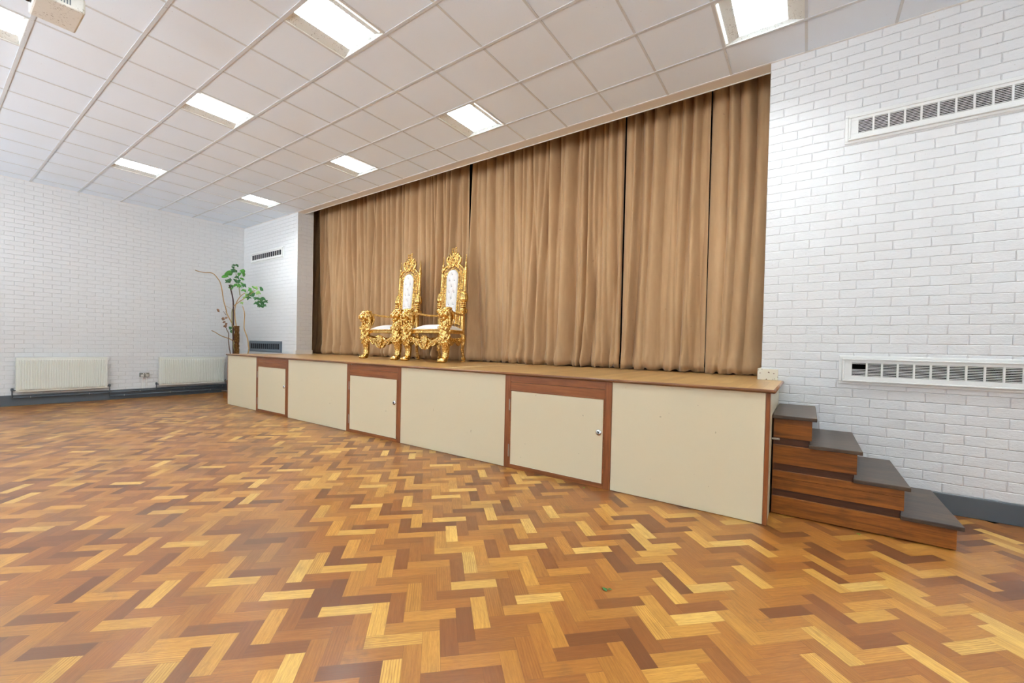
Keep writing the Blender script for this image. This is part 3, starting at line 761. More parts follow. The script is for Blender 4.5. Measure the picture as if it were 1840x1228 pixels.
# ================================================================ throne
def lion_leg_meshes():
    r = random.Random(4); s = 1; x = .405
    bm = bmesh.new()
    tube(bm, [(x, -.285, .042, .040), (x, -.272, .08, .043), (x+.004, -.262, .13, .043), (x+.006, -.268, .20, .052), (x+.004, -.28, .28, .066), (x, -.292, .36, .072), (x, -.295, .44, .077), (x, -.288, .51, .072), (x+.004, -.268, .57, .060), (x+.010, -.262, .63, .062), (x+.012, -.265, .68, .06)], .05, 14, 3)
    ell(bm, (x, -.315, .042), (.058, .075, .040))
    for k in range(4):
        tx = x+(k-1.5)*.034; ell(bm, (tx, -.378+.012*abs(k-1.5), .028), (.019, .030, .026)); ell(bm, (tx, -.35+.012*abs(k-1.5), .05), (.017, .026, .018))
    for k in range(6):
        a = PI+PI*(k+.5)/6
        tube(bm, [(x+.048*math.cos(a), -.28+.04*math.sin(a), .08, .010), (x+.044*math.cos(a), -.268+.044*math.sin(a), .15, .010), (x+.058*math.cos(a), -.275+.056*math.sin(a), .24, .012)], .01, 6, 3)
    for k in range(95):                                 # carved foliage on the thigh
        z = r.uniform(.245, .60); rad = .060+.020*math.sin((z-.24)/.36*PI); a = r.uniform(PI*.85, PI*2.15)
        cy = -.29; c = (x+rad*math.cos(a), cy+rad*math.sin(a), z)
        ell(bm, c, (r.uniform(.010, .019), r.uniform(.010, .017), r.uniform(.016, .030)), Matrix.Rotation(r.uniform(-.7, .7), 3, 'Y'), 8, 6)
    for sx in (-1, 1):
        spiral(bm, (x+sx*.045, -.375, .50), .030, .006, 0, 1.3*sx, .009, .006)
        spiral(bm, (x+sx*.04, -.37, .33), .026, .006, 2, 1.3*sx, .008, .006)
    for k in range(5):                                  # lower leaf collar
        tube(bm, [(x+(k-2)*.032, -.345+.012*abs(k-2), .30, .014), (x+(k-2)*.026, -.335+.01*abs(k-2), .235-.02*(2-abs(k-2)), .005)], .01, 6)
    leg = bm
    bm = bmesh.new(); hx = x+.004
    ell(bm, (hx, -.30, .69), (.078, .080, .082), None, 20, 14)
    ell(bm, (hx, -.375, .685), (.042, .050, .030)); ell(bm, (hx-.022, -.395, .668), (.026, .028, .024)); ell(bm, (hx+.022, -.395, .668), (.026, .028, .024))
    ell(bm, (hx, -.425, .692), (.020, .014, .014)); tube(bm, [(hx, -.415, .70, .014), (hx, -.37, .735, .018), (hx, -.35, .76, .02)], .015, 8, 3)
    ell(bm, (hx, -.375, .618), (.034, .036, .017)); ell(bm, (hx, -.345, .625), (.045, .04, .022))
    for sx in (-1, 1):
        ell(bm, (hx+sx*.036, -.362, .738), (.028, .020, .013), Matrix.Rotation(sx*.35, 3, 'Y')); ell(bm, (hx+sx*.034, -.368, .716), (.012, .010, .010))
        ell(bm, (hx+sx*.056, -.335, .680), (.026, .035, .032)); ell(bm, (hx+sx*.072, -.30, .755), (.020, .014, .026), Matrix.Rotation(sx*.5, 3, 'Y'))
        for k in range(6):
            a = k/5; tube(bm, [(hx+sx*.064, -.315+.02*k*.4, .75-.03*k, .013), (hx+sx*(.074+.006*math.sin(a*3)), -.275, .72-.035*k, .015), (hx+sx*.070, -.24, .68-.035*k, .008)], .015, 6, 3)
    for k in range(5):                                  # mane sweeping down the back
        a = (k-2)*.030; tube(bm, [(hx+a, -.25, .755, .020), (hx+a*1.15, -.205, .70, .024), (hx+a, -.185, .63, .022), (hx+a*.8, -.205, .56, .016), (hx+a*.6, -.22, .51, .008)], .02, 7, 3)
    for k in range(5): tube(bm, [(hx+(k-2)*.034, -.33, .765, .012), (hx+(k-2)*.036, -.29, .785-.003*abs(k-2), .017), (hx+(k-2)*.034, -.24, .77, .012)], .01, 7, 3)
    bx(bm, hx-.065, hx+.065, -.31, -.22, .765, .790)
    return leg, bm
def back_y(z): return .25+max(0, z-.45)*.058
def make_throne(label):
    G, GS = M['gold'], M['gold_s']
    root = thing('throne', label, 'chair', (0, 0, ZS), 0, 'gold lion thrones')
    lb, hb = lion_leg_meshes()
    leg = remesh(obj('front_leg', lb, G, root), .0065, 1); head = remesh(obj('lion_head', hb, G, leg), .006, 1)
    def mirror(src, nm, par):
        me = src.data.copy(); 
        for v in me.vertices: v.co.x *= -1
        me.flip_normals(); o = bpy.data.objects.new(nm, me); C.objects.link(o); o.parent = par; return o
    leg2 = mirror(leg, 'front_leg', root); mirror(head, 'lion_head', leg2)
    for s in (-1, 1):
        # rear leg with scrolled foot
        bm = bmesh.new(); x = s*.262
        tube(bm, [(x, .25, .42, .030), (x+s*.006, .262, .37, .040), (x+s*.002, .262, .30, .034), (x-s*.004, .250, .20, .026), (x, .262, .11, .023), (x+s*.004, .285, .05, .026), (x+s*.004, .295, .028, .024)], .03, 10, 4)
        spiral(bm, (x+s*.002, .262, .052), .034, .006, 0, 1.4, .013, .008, ax='x')
        ell(bm, (x, .255, .375), (.034, .036, .030)); bx(bm, x-.024, x+.024, .24, .30, 0, .018)
        for k in range(9): ell(bm, (x+s*.012, .228, .34-.022*k), (.014, .012, .012))
        obj('rear_leg', bm, G, root, smooth=True)
        # upright stile, scroll, rings, fluted bulb
        bm = bmesh.new(); xs = s*.258
        bx(bm, xs-.024, xs+.024, .226, .274, .40, .76)
        st = obj('back_stile', bm, GS, root, bev=.006)
        bm = bmesh.new(); y = back_y(.8)
        ell(bm, (xs, y-.03, .795), (.050, .052, .050)); spiral(bm, (xs+s*.03, y+.01, .79), .044, .008, 2, 1.5*s, .016, .010, n=22, ax='x')
        for z in (.852, .880, .907): lathe(bm, [(.03, -.014), (.046, -.008), (.050, 0), (.046, .008), (.03, .014)], (xs, back_y(z)-.02, z), 20)
        for z in (.852, .880, .907):
            for k in range(5): a = PI+PI*k/4; ell(bm, (xs+.040*math.cos(a), back_y(z)-.02+.040*math.sin(a), z), .015)
        lathe(bm, [(.036, .92), (.050, .935), (.058, .97), (.056, 1.01), (.045, 1.05), (.030, 1.075), (.026, 1.08)], (xs, back_y(1)-.012, 0), 40, 10, .10)
        r = obj('fluted_cup', bm, GS, st, smooth=True)
        # finial post
        bm = bmesh.new(); prof = [(.024, 1.07), (.026, 1.10), (.023, 1.12), (.025, 1.16)]
        for k in range(9): z = 1.17+.026*k; prof += [(.0225, z), (.0265, z+.010), (.0225, z+.022)]
        prof += [(.021, 1.42), (.029, 1.435), (.029, 1.450), (.020, 1.462), (.022, 1.49), (.015, 1.515), (.020, 1.525), (.019, 1.535), (.012, 1.55), (.0155, 1.575), (.009, 1.59), (.012, 1.60), (.008, 1.615), (.004, 1.66), (.001, 1.672)]
        sh = Matrix(((1, 0, -s*.012, s*.012), (0, 1, .058, .25-.45*.058-.002), (0, 0, 1, 0), (0, 0, 0, 1)))
        lathe(bm, prof, (xs, 0, 0), 16, M4=sh)
        obj('finial_post', bm, GS, root, smooth=True)
        # arm
        bm = bmesh.new()
        P = catmull([(s*.405, -.24, .738), (s*.385, -.12, .728), (s*.335, .06, .712), (s*.275, .235, .716)], 5)
        rr = []
        for i, p in enumerate(P):
            rr.append([bm.verts.new((p[0]+a, p[1], p[2]+b)) for a, b in ((-.020, -.014), (.020, -.014), (.024, .004), (.016, .016), (-.016, .016), (-.024, .004))])
        for a, b in zip(rr, rr[1:]):
            for k in range(6): bm.faces.new((a[k], a[(k+1) % 6], b[(k+1) % 6], b[k]))
        bm.faces.new(rr[0][::-1]); bm.faces.new(rr[-1])
        obj('armrest', bm, GS, root)
        # side apron
        bm = bmesh.new(); n = 14; top, bot = [], []
        for k in range(n+1):
            t = k/n; xa = s*(.385-.12*t); ya = -.22+.45*t
            top.append((xa, ya, .385-.035*math.sin(PI*t)+.0)); bot.append((xa, ya, .285+.03*math.cos(t*4*PI)-.02*math.sin(PI*t)))
        for dxx in (-.012, .012):
            pass
        va = [[bm.verts.new((p[0]+d_, p[1], p[2])) for p in row] for d_ in (-.011, .011) for row in (top, bot)]
        for k in range(n):
            for a, b in ((0, 1), (2, 3), (0, 2), (1, 3)): bm.faces.new((va[a][k], va[a][k+1], va[b][k+1], va[b][k]))
        for k in range(1, 7):
            t = k/7; spiral(bm, (s*(.385-.12*t)+s*.012, -.22+.45*t, .335), .030, .008, k, 1.2, .009, .006, ax='x')
        obj('side_apron', bm, G, root, smooth=False)
    # seat rail
    def trap(bm, z0, z1, e):
        f, b = .338+e, .278+e
        vs = [bm.verts.new(p) for z in (z0, z1) for p in ((-f, -.275-e, z), (f, -.275-e, z), (b, .26+e*.3, z), (-b, .26+e*.3, z))]
        for q in ((0, 3, 2, 1), (4, 5, 6, 7), (0, 1, 5, 4), (1, 2, 6, 5), (2, 3, 7, 6), (3, 0, 4, 7)): bm.faces.new([vs[i] for i in q])
    bm = bmesh.new(); trap(bm, .425, .442, .004); trap(bm, .442, .462, -.006); trap(bm, .462, .482, .008)
    sr = obj('seat_rail', bm, GS, root, bev=.004)
    bm = bmesh.new()
    for k in range(34): ell(bm, (-.325+.65*k/33, -.287, .471), .0075, None, 8, 6)
    for s in (-1, 1):
        for k in range(26): t = k/25; ell(bm, (s*(.347-.06*t), -.27+.52*t, .471), .0075, None, 8, 6)
    obj('bead_trim', bm, GS, sr, smooth=True)
    # seat cushion
    bm = bmesh.new(); n = 18; g = []
    for j in range(n+1):
        row = []
        for i in range(n+1):
            u, v = i/n*2-1, j/n*2-1; half = .328-.055*(v+1)/2
            e = (1-abs(u)**3.2)*(1-abs(v)**3.2); row.append(bm.verts.new((u*half*(1.0), -.268+(v+1)/2*.52, .483+.078*max(e, 0)**.55)))
        g.append(row)
    for a, b in zip(g, g[1:]):
        for i in range(n): bm.faces.new((a[i], a[i+1], b[i+1], b[i]))
    obj('seat_cushion', bm, M['leather'], root, smooth=True)
    # front apron with shield
    bm = bmesh.new(); n = 28; F = []
    for k in range(n+1):
        t = k/n*2-1; xx = t*.325; c = abs(t)
        topz = .372-.055*math.sin(c*PI)**2*(1 if c < 1 else 0)+.0; botz = .175+.125*(c**.9)+.016*math.cos(c*5*PI)
        F.append((xx, topz, min(botz, topz-.04)))
    va = [[bm.verts.new((x, y, z)) for x, z in [(f[0], f[1+q]) for f in F]] for y in (-.300, -.272) for q in (0, 1)]
    for k in range(n):
        for a, b in ((0, 1), (2, 3), (0, 2), (1, 3)): bm.faces.new((va[a][k], va[a][k+1], va[b][k+1], va[b][k]))
    for s in (-1, 1):
        tube(bm, [(s*f[0] if s > 0 else -f[0], -.305, f[1]-.010) for f in F if f[0] >= .06], .012, 6)
        tube(bm, [(s*f[0], -.305, f[2]+.006) for f in F if f[0] >= .0], .011, 6)
        for cx, cz, R, a0 in ((.10, .275, .036, 0), (.155, .30, .034, 2), (.21, .315, .030, 4), (.27, .33, .028, 1), (.07, .215, .026, 3)):
            spiral(bm, (s*cx, -.306, cz), R, .008, a0, 1.4*s, .010, .006)
    # shield
    sh = [(-.055, .365), (0, .378), (.055, .365), (.064, .33), (.052, .27), (.030, .215), (0, .168), (-.030, .215), (-.052, .27), (-.064, .33)]
    va = [[bm.verts.new((x*k_, y, .28+(z-.28)*k_)) for x, z in sh] for y, k_ in ((-.296, 1), (-.325, .92), (-.328, .75))]
    for a, b in zip(va, va[1:]):
        for k in range(len(sh)): bm.faces.new((a[k], a[(k+1) % 10], b[(k+1) % 10], b[k]))
    bm.faces.new(va[-1]); torus(bm, (0, -.330, .275), .022, .006, 'y', 14, 6, 1, 1.5)
    for k in range(7): tube(bm, [((k-3)*.010, -.32, .345, .006), ((k-3)*.022, -.322, .392-.003*(k-3)**2, .010)], .008, 6)
    obj('front_apron', bm, G, root, smooth=False)
    # ---- back
    cz0, cz1 = .60, 1.44
    def cw(z):                                         # cushion half width
        if z > 1.315: return .127*math.sqrt(max(0, 1-((z-1.315)/.125)**2))
        return .102+.025*(z-cz0)/(1.315-cz0)
    bm = bmesh.new(); nz, nx = 96, 26; btn = []
    for r_i in range(8):
        z = .70+r_i*.095
        btn += [(-.052, z), (.052, z)] if r_i % 2 == 0 else [(0, z)]
    btn = [(b[0], b[1]) for b in btn if b[1] < 1.40]
    rows = []
    for j in range(nz+1):
        z = cz0+(cz1-cz0)*j/nz; hw = max(cw(z), .004); row = []
        for i in range(nx+1):
            u = i/nx*2-1; x = u*hw
            e = max(0, 1-abs(u)**4)*min(1, (z-cz0)/.03+.05)*min(1, (cz1-z)/.02+.02)
            h = .040*e**.5
            dd = sum(math.exp(-((x-b[0])**2+(z-b[1])**2)/(2*.013**2)) for b in btn); h -= .030*min(dd, 1)
            # creases along the diamonds
            a1 = (x/.052+(z-.70)/.095); a2 = (x/.052-(z-.70)/.095)
            for a in (a1, a2):
                q = abs(((a-1) % 2+2) % 2-1); q = 1-q
                h -= .010*math.exp(-(q/.10)**2)*(e > .2)
            row.append(bm.verts.new((x, back_y(z)-.020-h, z)))
        rows.append(row)
    for a, b in zip(rows, rows[1:]):
        for i in range(nx): bm.faces.new((a[i], a[i+1], b[i+1], b[i]))
    bc = obj('back_cushion', bm, M['leather'], root, smooth=True)
    for b in btn:
        bm = bmesh.new(); ell(bm, (b[0], back_y(b[1])-.034, b[1]), (.0085, .006, .0085), None, 8, 6); obj('button', bm, M['crystal'], bc, smooth=True)
    bm = bmesh.new(); P = []
    for k in range(41): z = cz0+.02+(1.315-cz0-.02)*k/40; P.append((cw(z)+.002, z))
    for k in range(1, 12): a = PI/2*k/11; P.append((.129*math.cos(a), 1.315+.127*math.sin(a)))
    for s in (-1, 1):
        for x, z in P[::1]:
            ell(bm, (s*x, back_y(z)-.034, z), .0052, None, 6, 4)
    obj('nailhead_trim', bm, M['crystal'], bc, smooth=True)
    # carved frame: backboard, rails, scroll fretwork
    def outer(z): return .196+.030*(z-.6)/.8
    bm = bmesh.new()
    for s in (-1, 1):
        tube(bm, [(s*outer(z), back_y(z)-.022, z) for z in [.56+.05*k for k in range(18)]], .0135, 8)
        tube(bm, [(s*(cw(min(z, 1.31))+.014), back_y(z)-.028, z) for z in [.56+.05*k for k in range(16)]], .0115, 8)
        n = 19
        for k in range(n):
            z = .60+k*.041; xm = (outer(z)+cw(min(z, 1.31))+.014)/2
            spiral(bm, (s*xm, back_y(z)-.024, z), .023, .006, k*1.9, 1.2 if k % 2 else -1.2, .0085, .006, n=12)
            ell(bm, (s*(xm+.014*(1 if k % 2 else -1)), back_y(z)-.03, z+.02), (.012, .010, .012), None, 8, 6)
        tube(bm, [(s*.250, back_y(1.40)-.02, 1.395, .016), (s*.215, back_y(1.43)-.02, 1.445, .019), (s*.165, back_y(1.48)-.02, 1.49, .019), (s*.10, back_y(1.53)-.02, 1.525, .017), (s*.06, back_y(1.55)-.02, 1.555, .014)], .018, 8, 4)
        for cx, cz in ((.175, 1.405), (.185, 1.36), (.145, 1.445), (.105, 1.48), (.065, 1.50), (.15, 1.39)):
            spiral(bm, (s*cx, back_y(cz)-.024, cz), .022, .006, cx*30, 1.3*s, .009, .006, n=12)
    a_ = [(.141*math.cos(PI*k/16), back_y(1.315+.141*math.sin(PI*k/16))-.028, 1.315+.139*math.sin(PI*k/16)) for k in range(17)]
    tube(bm, a_, .0115, 8)
    tube(bm, [(-.21, back_y(.58)-.02, .575), (-.1, back_y(.6)-.02, .60), (0, back_y(.6)-.02, .585), (.1, back_y(.6)-.02, .60), (.21, back_y(.58)-.02, .575)], .014, 8, 3)
    for k in range(7): spiral(bm, ((k-3)*.058, back_y(.55)-.02, .545-.008*abs(k-3)), .026, .006, k, 1.2, .009, .006, n=12)
    tube(bm, [(-.24, .245, .50), (.24, .245, .50)], .014, 8)
    bf = obj('back_frame', bm, G, root, smooth=True)
    bm = bmesh.new()                                   # board behind the cushion
    P2 = [(cw(z)-.004, z) for z in [cz0+(cz1-cz0)*k/24 for k in range(25)]]
    va = [[bm.verts.new((s*x, back_y(z)+dy, z)) for x, z in P2] for dy in (-.018, .004) for s in (-1, 1)]
    for k in range(24):
        for a, b in ((0, 1), (2, 3), (0, 2), (1, 3)): bm.faces.new((va[a][k], va[a][k+1], va[b][k+1], va[b][k]))
    obj('back_board', bm, GS, root)
    # crest and crown
    bm = bmesh.new(); Y = lambda z: back_y(z)-.022
    ell(bm, (0, Y(1.53)-.01, 1.53), (.050, .022, .055)); torus(bm, (0, Y(1.53)-.028, 1.53), .036, .008, 'y', 18, 6, 1, 1.15); ell(bm, (0, Y(1.53)-.030, 1.53), (.018, .012, .022))
    for s in (-1, 1):
        tube(bm, [(s*.055, Y(1.48), 1.485, .018), (s*.105, Y(1.52), 1.515, .020), (s*.135, Y(1.56), 1.56, .022), (s*.148, Y(1.60), 1.605, .022), (s*.130, Y(1.64), 1.645, .020), (s*.095, Y(1.65), 1.655, .018), (s*.070, Y(1.63), 1.63, .015), (s*.085, Y(1.61), 1.605, .012), (s*.105, Y(1.61), 1.61, .009)], .02, 8, 4)
        tube(bm, [(s*.03, Y(1.60), 1.60, .016), (s*.06, Y(1.64), 1.665, .017), (s*.095, Y(1.68), 1.69, .014), (s*.085, Y(1.70), 1.705, .009)], .015, 8, 4)
        for cx, cz, R in ((.10, 1.57, .028), (.06, 1.58, .026), (.045, 1.62, .022), (.095, 1.53, .022)): spiral(bm, (s*cx, Y(cz)-.008, cz), R, .006, cx*40, 1.4*s, .011, .007)
    for k in range(26):
        rr_ = random.Random(k); ell(bm, (rr_.uniform(-.11, .11), Y(1.58)-.004, rr_.uniform(1.50, 1.65)), (.014, .012, .018), None, 8, 6)
    cr = obj('crest', bm, G, root, smooth=True)
    bm = bmesh.new(); y = Y(1.69)
    tube(bm, [(-.05, y, 1.665, .013), (0, y-.014, 1.658, .014), (.05, y, 1.665, .013)], .013, 8, 3); ell(bm, (0, y-.01, 1.69), (.022, .016, .024))
    for k, h in ((-1, 1.775), (0, 1.772), (1, 1.785)):
        tube(bm, [(k*.022, y, 1.68, .012), (k*.046, y, 1.715, .010), (k*.040, y, 1.745, .008), (k*.044, y, h-.012, .009)], .01, 8, 3); ell(bm, (k*.045, y, h), .0145, None, 10, 8)
    tube(bm, [(-.046, y, 1.722), (.046, y, 1.722)], .008, 6); ell(bm, (-.046, y, 1.735), .012, None, 8, 6); ell(bm, (.046, y, 1.735), .012, None, 8, 6)
    obj('crown', bm, GS, cr, smooth=True)
    return root
th1 = make_throne('right-hand gold lion throne with white tufted back, standing nearer the middle of the stage')
th1.scale = (.98, 1, 1.02); th1.location = (-4.675, 4.74, ZS+.0016); th1.rotation_euler.z = 0.0
th2 = copy_tree(th1); th2.location = (-5.668, 4.70, ZS+.0016)
th2['label'] = 'left-hand gold lion throne with white tufted back, its right lion head overlapping the other'

# ================================================================ plant
PL = thing('potted_plant', 'tall sparse umbrella plant on a coir pole in the far corner behind the stage end', 'plant', (-10.42, 4.19, 0))
def pt(o): return wp(o, PL)
bm = bmesh.new(); lathe(bm, [(.13, 0), (.15, .02), (.19, .30), (.20, .31), (.20, .34), (.185, .34), (.18, .31)], (-10.42, 4.19, 0), 28); pt(obj('pot', bm, M['pot'], smooth=True))
bm = bmesh.new(); lathe(bm, [(.178, .0), (.17, .012), (.02, .02)], (-10.42, 4.19, .29), 20); pt(obj('soil', bm, M['soil']))
bm = bmesh.new(); rr = random.Random(2)
tube(bm, [(-10.42+.006*rr.uniform(-1, 1), 4.19, .30+.05*k, .048+rr.uniform(-.007, .007)) for k in range(26)], .05, 14); pt(obj('coir_pole', bm, M['coir'], smooth=True))
bm = bmesh.new(); tube(bm, [(-10.385, 4.20, .3, .03), (-10.38, 4.20, 1.02, .032), (-10.375, 4.20, 1.08, .02)], .03, 8); pt(obj('stem_stub', bm, M['coir'], smooth=True))
STEMS = {
  'tan_long': [(-10.832, 3.527, 2.724), (-10.805, 3.593, 2.700), (-10.766, 3.691, 2.690), (-10.733, 3.774, 2.700), (-10.706, 3.841, 2.670), (-10.682, 3.900, 2.589), (-10.665, 3.943, 2.506), (-10.654, 3.970, 2.387), (-10.646, 3.989, 2.234), (-10.640, 4.006, 2.103), (-10.629, 4.033, 1.983), (-10.618, 4.059, 1.862), (-10.623, 4.048, 1.866), (-10.602, 4.100, 1.731), (-10.580, 4.150, 1.620), (-10.508, 4.167, 1.538), (-10.459, 4.178, 1.433), (-10.434, 4.183, 1.320), (-10.408, 4.189, 1.198), (-10.406, 4.189, 1.061), (-10.416, 4.187, 0.939)],
  'tan_left': [(-10.720, 3.805, 1.430), (-10.696, 3.866, 1.397), (-10.671, 3.928, 1.347), (-10.646, 3.990, 1.309), (-10.621, 4.053, 1.282), (-10.596, 4.116, 1.256), (-10.527, 4.163, 1.213), (-10.408, 4.189, 1.178)],
  'tan_left_tip': [(-10.803, 3.598, 1.588), (-10.790, 3.631, 1.584), (-10.726, 3.790, 1.431), (-10.720, 3.805, 1.430)],
  'dark': [(-10.603, 4.098, 2.467), (-10.592, 4.124, 2.375), (-10.571, 4.153, 2.226), (-10.537, 4.160, 2.080), (-10.534, 4.161, 1.912), (-10.531, 4.162, 1.856), (-10.529, 4.162, 1.734), (-10.526, 4.163, 1.579), (-10.529, 4.162, 1.384), (-10.524, 4.163, 1.025)],
  'green1': [(-10.567, 4.154, 1.935), (-10.581, 4.150, 1.835), (-10.578, 4.151, 1.856), (-10.576, 4.151, 1.709), (-10.567, 4.153, 1.546), (-10.540, 4.160, 1.302), (-10.501, 4.169, 1.058)],
  'main2': [(-10.165, 4.240, 2.270), (-10.271, 4.218, 2.229), (-10.375, 4.196, 2.143), (-10.439, 4.182, 2.056), (-10.478, 4.174, 1.967), (-10.493, 4.170, 1.867), (-10.489, 4.171, 1.855), (-10.475, 4.174, 1.709), (-10.438, 4.182, 1.571), (-10.423, 4.186, 1.385), (-10.407, 4.189, 1.142), (-10.404, 4.190, 0.939)],
  'main3': [(-9.820, 4.304, 2.323), (-10.024, 4.267, 2.222), (-10.187, 4.235, 2.150), (-10.317, 4.208, 2.098), (-10.447, 4.181, 2.034), (-10.519, 4.164, 1.990)],
  'up': [(-10.319, 4.208, 2.225), (-10.346, 4.202, 2.353), (-10.380, 4.195, 2.465), (-10.439, 4.182, 2.578), (-10.465, 4.176, 2.724)],
  'twig_r': [(-10.234, 4.226, 1.985), (-10.183, 4.236, 1.885), (-10.157, 4.241, 1.775), (-10.175, 4.238, 1.867), (-10.165, 4.240, 1.771), (-10.172, 4.238, 1.667), (-10.176, 4.238, 1.547), (-10.169, 4.239, 1.475), (-10.107, 4.251, 1.363), (-10.051, 4.262, 1.244), (-10.027, 4.266, 1.109), (-10.034, 4.265, 0.949)],
  'twig_l': [(-10.629, 4.032, 1.541), (-10.622, 4.051, 1.509), (-10.614, 4.071, 1.445), (-10.602, 4.099, 1.373), (-10.603, 4.097, 1.259), (-10.600, 4.104, 1.137), (-10.595, 4.118, 1.007), (-10.590, 4.131, 0.934)],
  'twig_s': [(-10.641, 4.003, 1.869), (-10.629, 4.034, 1.816), (-10.620, 4.056, 1.784)],
  'twig_f': [(-10.629, 4.032, 1.994), (-10.608, 4.084, 1.964), (-10.591, 4.128, 1.934)],
}
RAD = dict(tan_long=(.013, .006, 'tan_stem'), tan_left=(.007, .012, 'tan_stem'), dark=(.014, .018, 'dark_stem'), green1=(.010, .012, 'green_stem'), main2=(.008, .013, 'tan_stem'),
           main3=(.006, .011, 'tan_stem'), up=(.010, .005, 'green_stem'), twig_r=(.008, .013, 'tan_stem'), twig_l=(.008, .012, 'dark_stem2'), twig_s=(.005, .007, 'dark_stem2'), twig_f=(.003, .003, 'tan_stem'))
M['dark_stem2'] = mat('grey_brown_stem', '#7d6858', .7)
for k, P in STEMS.items():
    if k == 'tan_left_tip': continue
    r0, r1, mm = RAD[k]
    if k == 'tan_long': r0, r1 = .008, .013
    if k in ('twig_r', 'twig_l'): P = P+[(P[-1][0]*.999+0, P[-1][1], .34)]; P[-1] = (-10.42+(.08 if k == 'twig_r' else -.09), 4.17, .30)
    if k == 'tan_long': P = P+[(-10.40, 4.14, .32)]
    if k == 'dark': P = P+[(-10.50, 4.17, .60), (-10.45, 4.15, .29)]
    if k == 'green1': P = P+[(-10.46, 4.22, .60), (-10.44, 4.24, .29)]
    n = len(P)-1; P = [tuple(p)+(r0+(r1-r0)*i/n,) for i, p in enumerate(P)]
    bm = bmesh.new(); tube(bm, P, .01, 8, 2); pt(obj('stem', bm, M[mm], smooth=True))
def leaflet(bm, base, d, up, L, W):
    """one curved leaflet: base point, direction, upward normal"""
    d = d.normalized(); side = d.cross(up).normalized(); nn = side.cross(d).normalized(); rows = []
    for k in range(7):
        t = k/6; w = W*math.sin(PI*min(1, t*.92+.06))**.8; c = base+d*L*t+nn*(-.22*L*t*t)
        rows.append([bm.verts.new(c-side*w+nn*w*.25), bm.verts.new(c), bm.verts.new(c+side*w+nn*w*.25)])
    for a, b in zip(rows, rows[1:]):
        for i in range(2): bm.faces.new((a[i], a[i+1], b[i+1], b[i]))
rl = random.Random(9)
LEAVES=[(-10.618, 4.061, 2.708), (-10.626, 4.040, 2.650), (-10.594, 4.121, 2.748), (-10.597, 4.114, 2.580), (-10.610, 4.080, 2.532), (-10.587, 4.137, 2.449), (-10.598, 4.111, 2.401), (-10.491, 4.171, 2.775), (-10.517, 4.165, 2.904), (-10.428, 4.185, 2.905), (-10.573, 4.152, 2.868), (-10.230, 4.227, 2.767), (-10.204, 4.232, 2.667), (-10.335, 4.205, 2.707), (-10.424, 4.186, 2.644), (-10.285, 4.215, 2.599), (-10.357, 4.200, 2.553), (-10.487, 4.171, 2.569), (-10.470, 4.175, 2.468), (-10.356, 4.200, 2.453), (-10.258, 4.221, 2.482), (-10.184, 4.236, 2.452), (-10.199, 4.233, 2.337), (-10.107, 4.251, 2.235), (-9.985, 4.274, 2.351), (-9.952, 4.281, 2.306), (-10.008, 4.270, 2.238), (-9.876, 4.294, 2.244), (-9.879, 4.294, 2.391), (-9.779, 4.311, 2.376), (-9.730, 4.381, 2.371), (-9.749, 4.334, 2.280), (-10.139, 4.245, 2.176), (-10.040, 4.264, 2.173), (-10.268, 4.219, 2.063), (-9.783, 4.310, 2.149), (-9.773, 4.312, 2.046), (-9.743, 4.348, 2.141), (-9.741, 4.353, 2.076), (-9.715, 4.418, 2.157), (-9.724, 4.397, 2.112), (-9.698, 4.462, 2.085), (-9.719, 4.410, 2.059), (-9.710, 4.433, 1.996), (-9.730, 4.380, 1.986), (-9.744, 4.345, 2.005), (-10.591, 4.127, 1.496), (-10.585, 4.143, 1.436), (-10.594, 4.120, 1.512)]
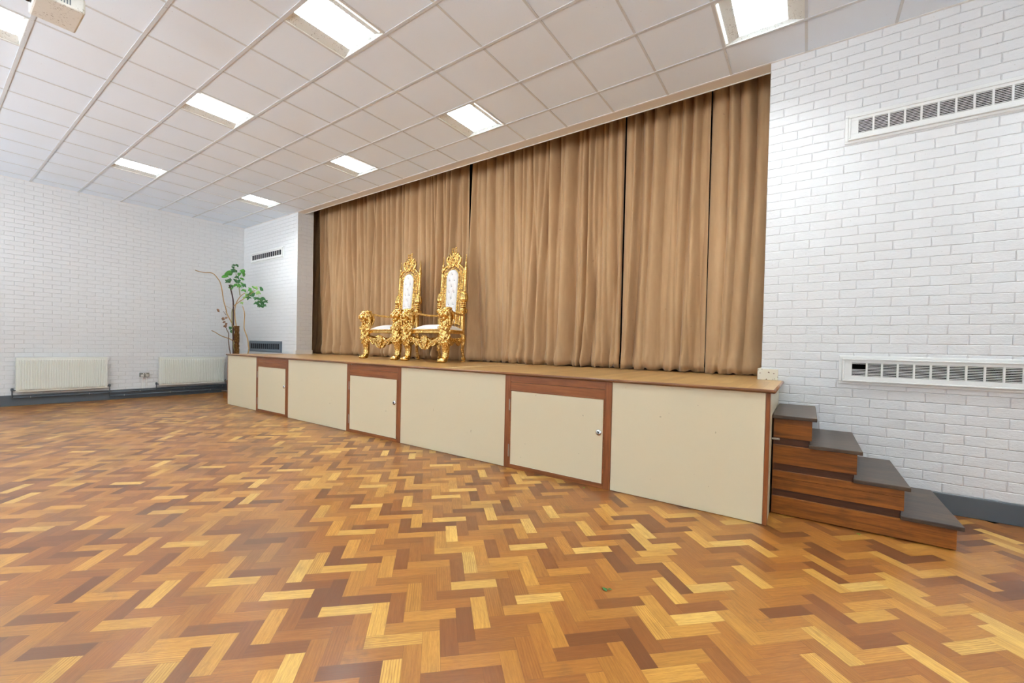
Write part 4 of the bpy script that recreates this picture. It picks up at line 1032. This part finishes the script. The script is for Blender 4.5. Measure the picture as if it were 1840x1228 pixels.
for i, c in enumerate(LEAVES):
    c = Vector(c); bm = bmesh.new(); n = 3
    big = i in (0, 1, 2, 7, 11, 12); small = i in (8, 9, 10, 34, 46, 47, 48)
    toward = Vector((.93, -.36, 0)); toward = Vector((-c.x, -c.y, 0)).normalized()
    for k in range(n if not big else 2):
        a = rl.uniform(0, 2*PI); side = Vector((toward.y, -toward.x, 0))
        d = side*math.cos(a)+Vector((0, 0, 1))*(math.sin(a)*.7-.45)+toward*rl.uniform(-.1, .5)
        L = rl.uniform(.08, .11)*(1.25 if big else .72 if small else 1)
        leaflet(bm, c-d.normalized()*L*.35, d, (toward+Vector((0, 0, .7))).normalized(), L, L*(.36 if big else .25))
    m = M['leaf3'] if i in (34, 31, 23, 32, 29) else (M['leaf2'] if (rl.random() < .35 or i in (8, 9, 10, 26, 27) or 35 <= i <= 45) else M['leaf'])
    o = obj('leaf', bm, m, smooth=True); sm = o.modifiers.new('thick', 'SOLIDIFY'); sm.thickness = .0008; pt(o)
# leaf stalks of the drooping right-hand branch and upper whorls
for a, b in ((0, 5), (7, 14), (11, 15), (8, 7), (24, 23), (28, 27), (30, 28), (38, 31), (38, 41), (35, 38), (14, 17)):
    bm = bmesh.new(); A_, B_ = Vector(LEAVES[a]), Vector(LEAVES[b]); mid = (A_+B_)/2+Vector((0, 0, .03)); tube(bm, [tuple(A_), tuple(mid), tuple(B_)], .0025, 5, 3)
    pt(obj('leaf_stalk', bm, M['green_stem'], smooth=True))
for c, n in (((-10.635, 4.019, 1.686), 5), ((-10.627, 4.038, 1.60), 8), ((-10.682, 3.901, 1.879), 2)):
    bm = bmesh.new(); r = random.Random(n)
    for k in range(n):
        d = Vector((r.uniform(-1, 1), r.uniform(-1, 1), r.uniform(-1.2, .6))); leaflet(bm, Vector(c)+Vector((r.uniform(-.03, .03), 0, r.uniform(-.05, .05))), d, Vector((1, -.3, .5)), .06, .022)
    o = obj('withered_leaf', bm, M['dead'], smooth=True); sm = o.modifiers.new('thick', 'SOLIDIFY'); sm.thickness = .0008; pt(o)

# ================================================================ scraps on the floor
for (x, y, s, lab, mm) in ((-.80, 2.03, .020, 'tiny dark green leaf scrap on the parquet, left of the bottom centre', 'leaf2'), (-1.56, 3.40, .009, 'tiny green scrap at the foot of the stage front under the nearest cupboard', 'leaf'), (.32, 3.72, .010, 'tiny green scrap beside the base of the right-hand stair', 'leaf')):
    bm = bmesh.new(); r = random.Random(int(x*100))
    for k in range(4): leaflet(bm, Vector((x+r.uniform(-s, s)*.6, y+r.uniform(-s, s)*.6, .003)), Vector((r.uniform(-1, 1), r.uniform(-1, 1), .08)), Vector((0, 0, 1)), s, s*.3)
    o = obj('leaf_scrap', bm, M[mm]); sm = o.modifiers.new('thick', 'SOLIDIFY'); sm.thickness = .001
    tag(o, lab, 'leaf', 'leaf scraps on the floor')
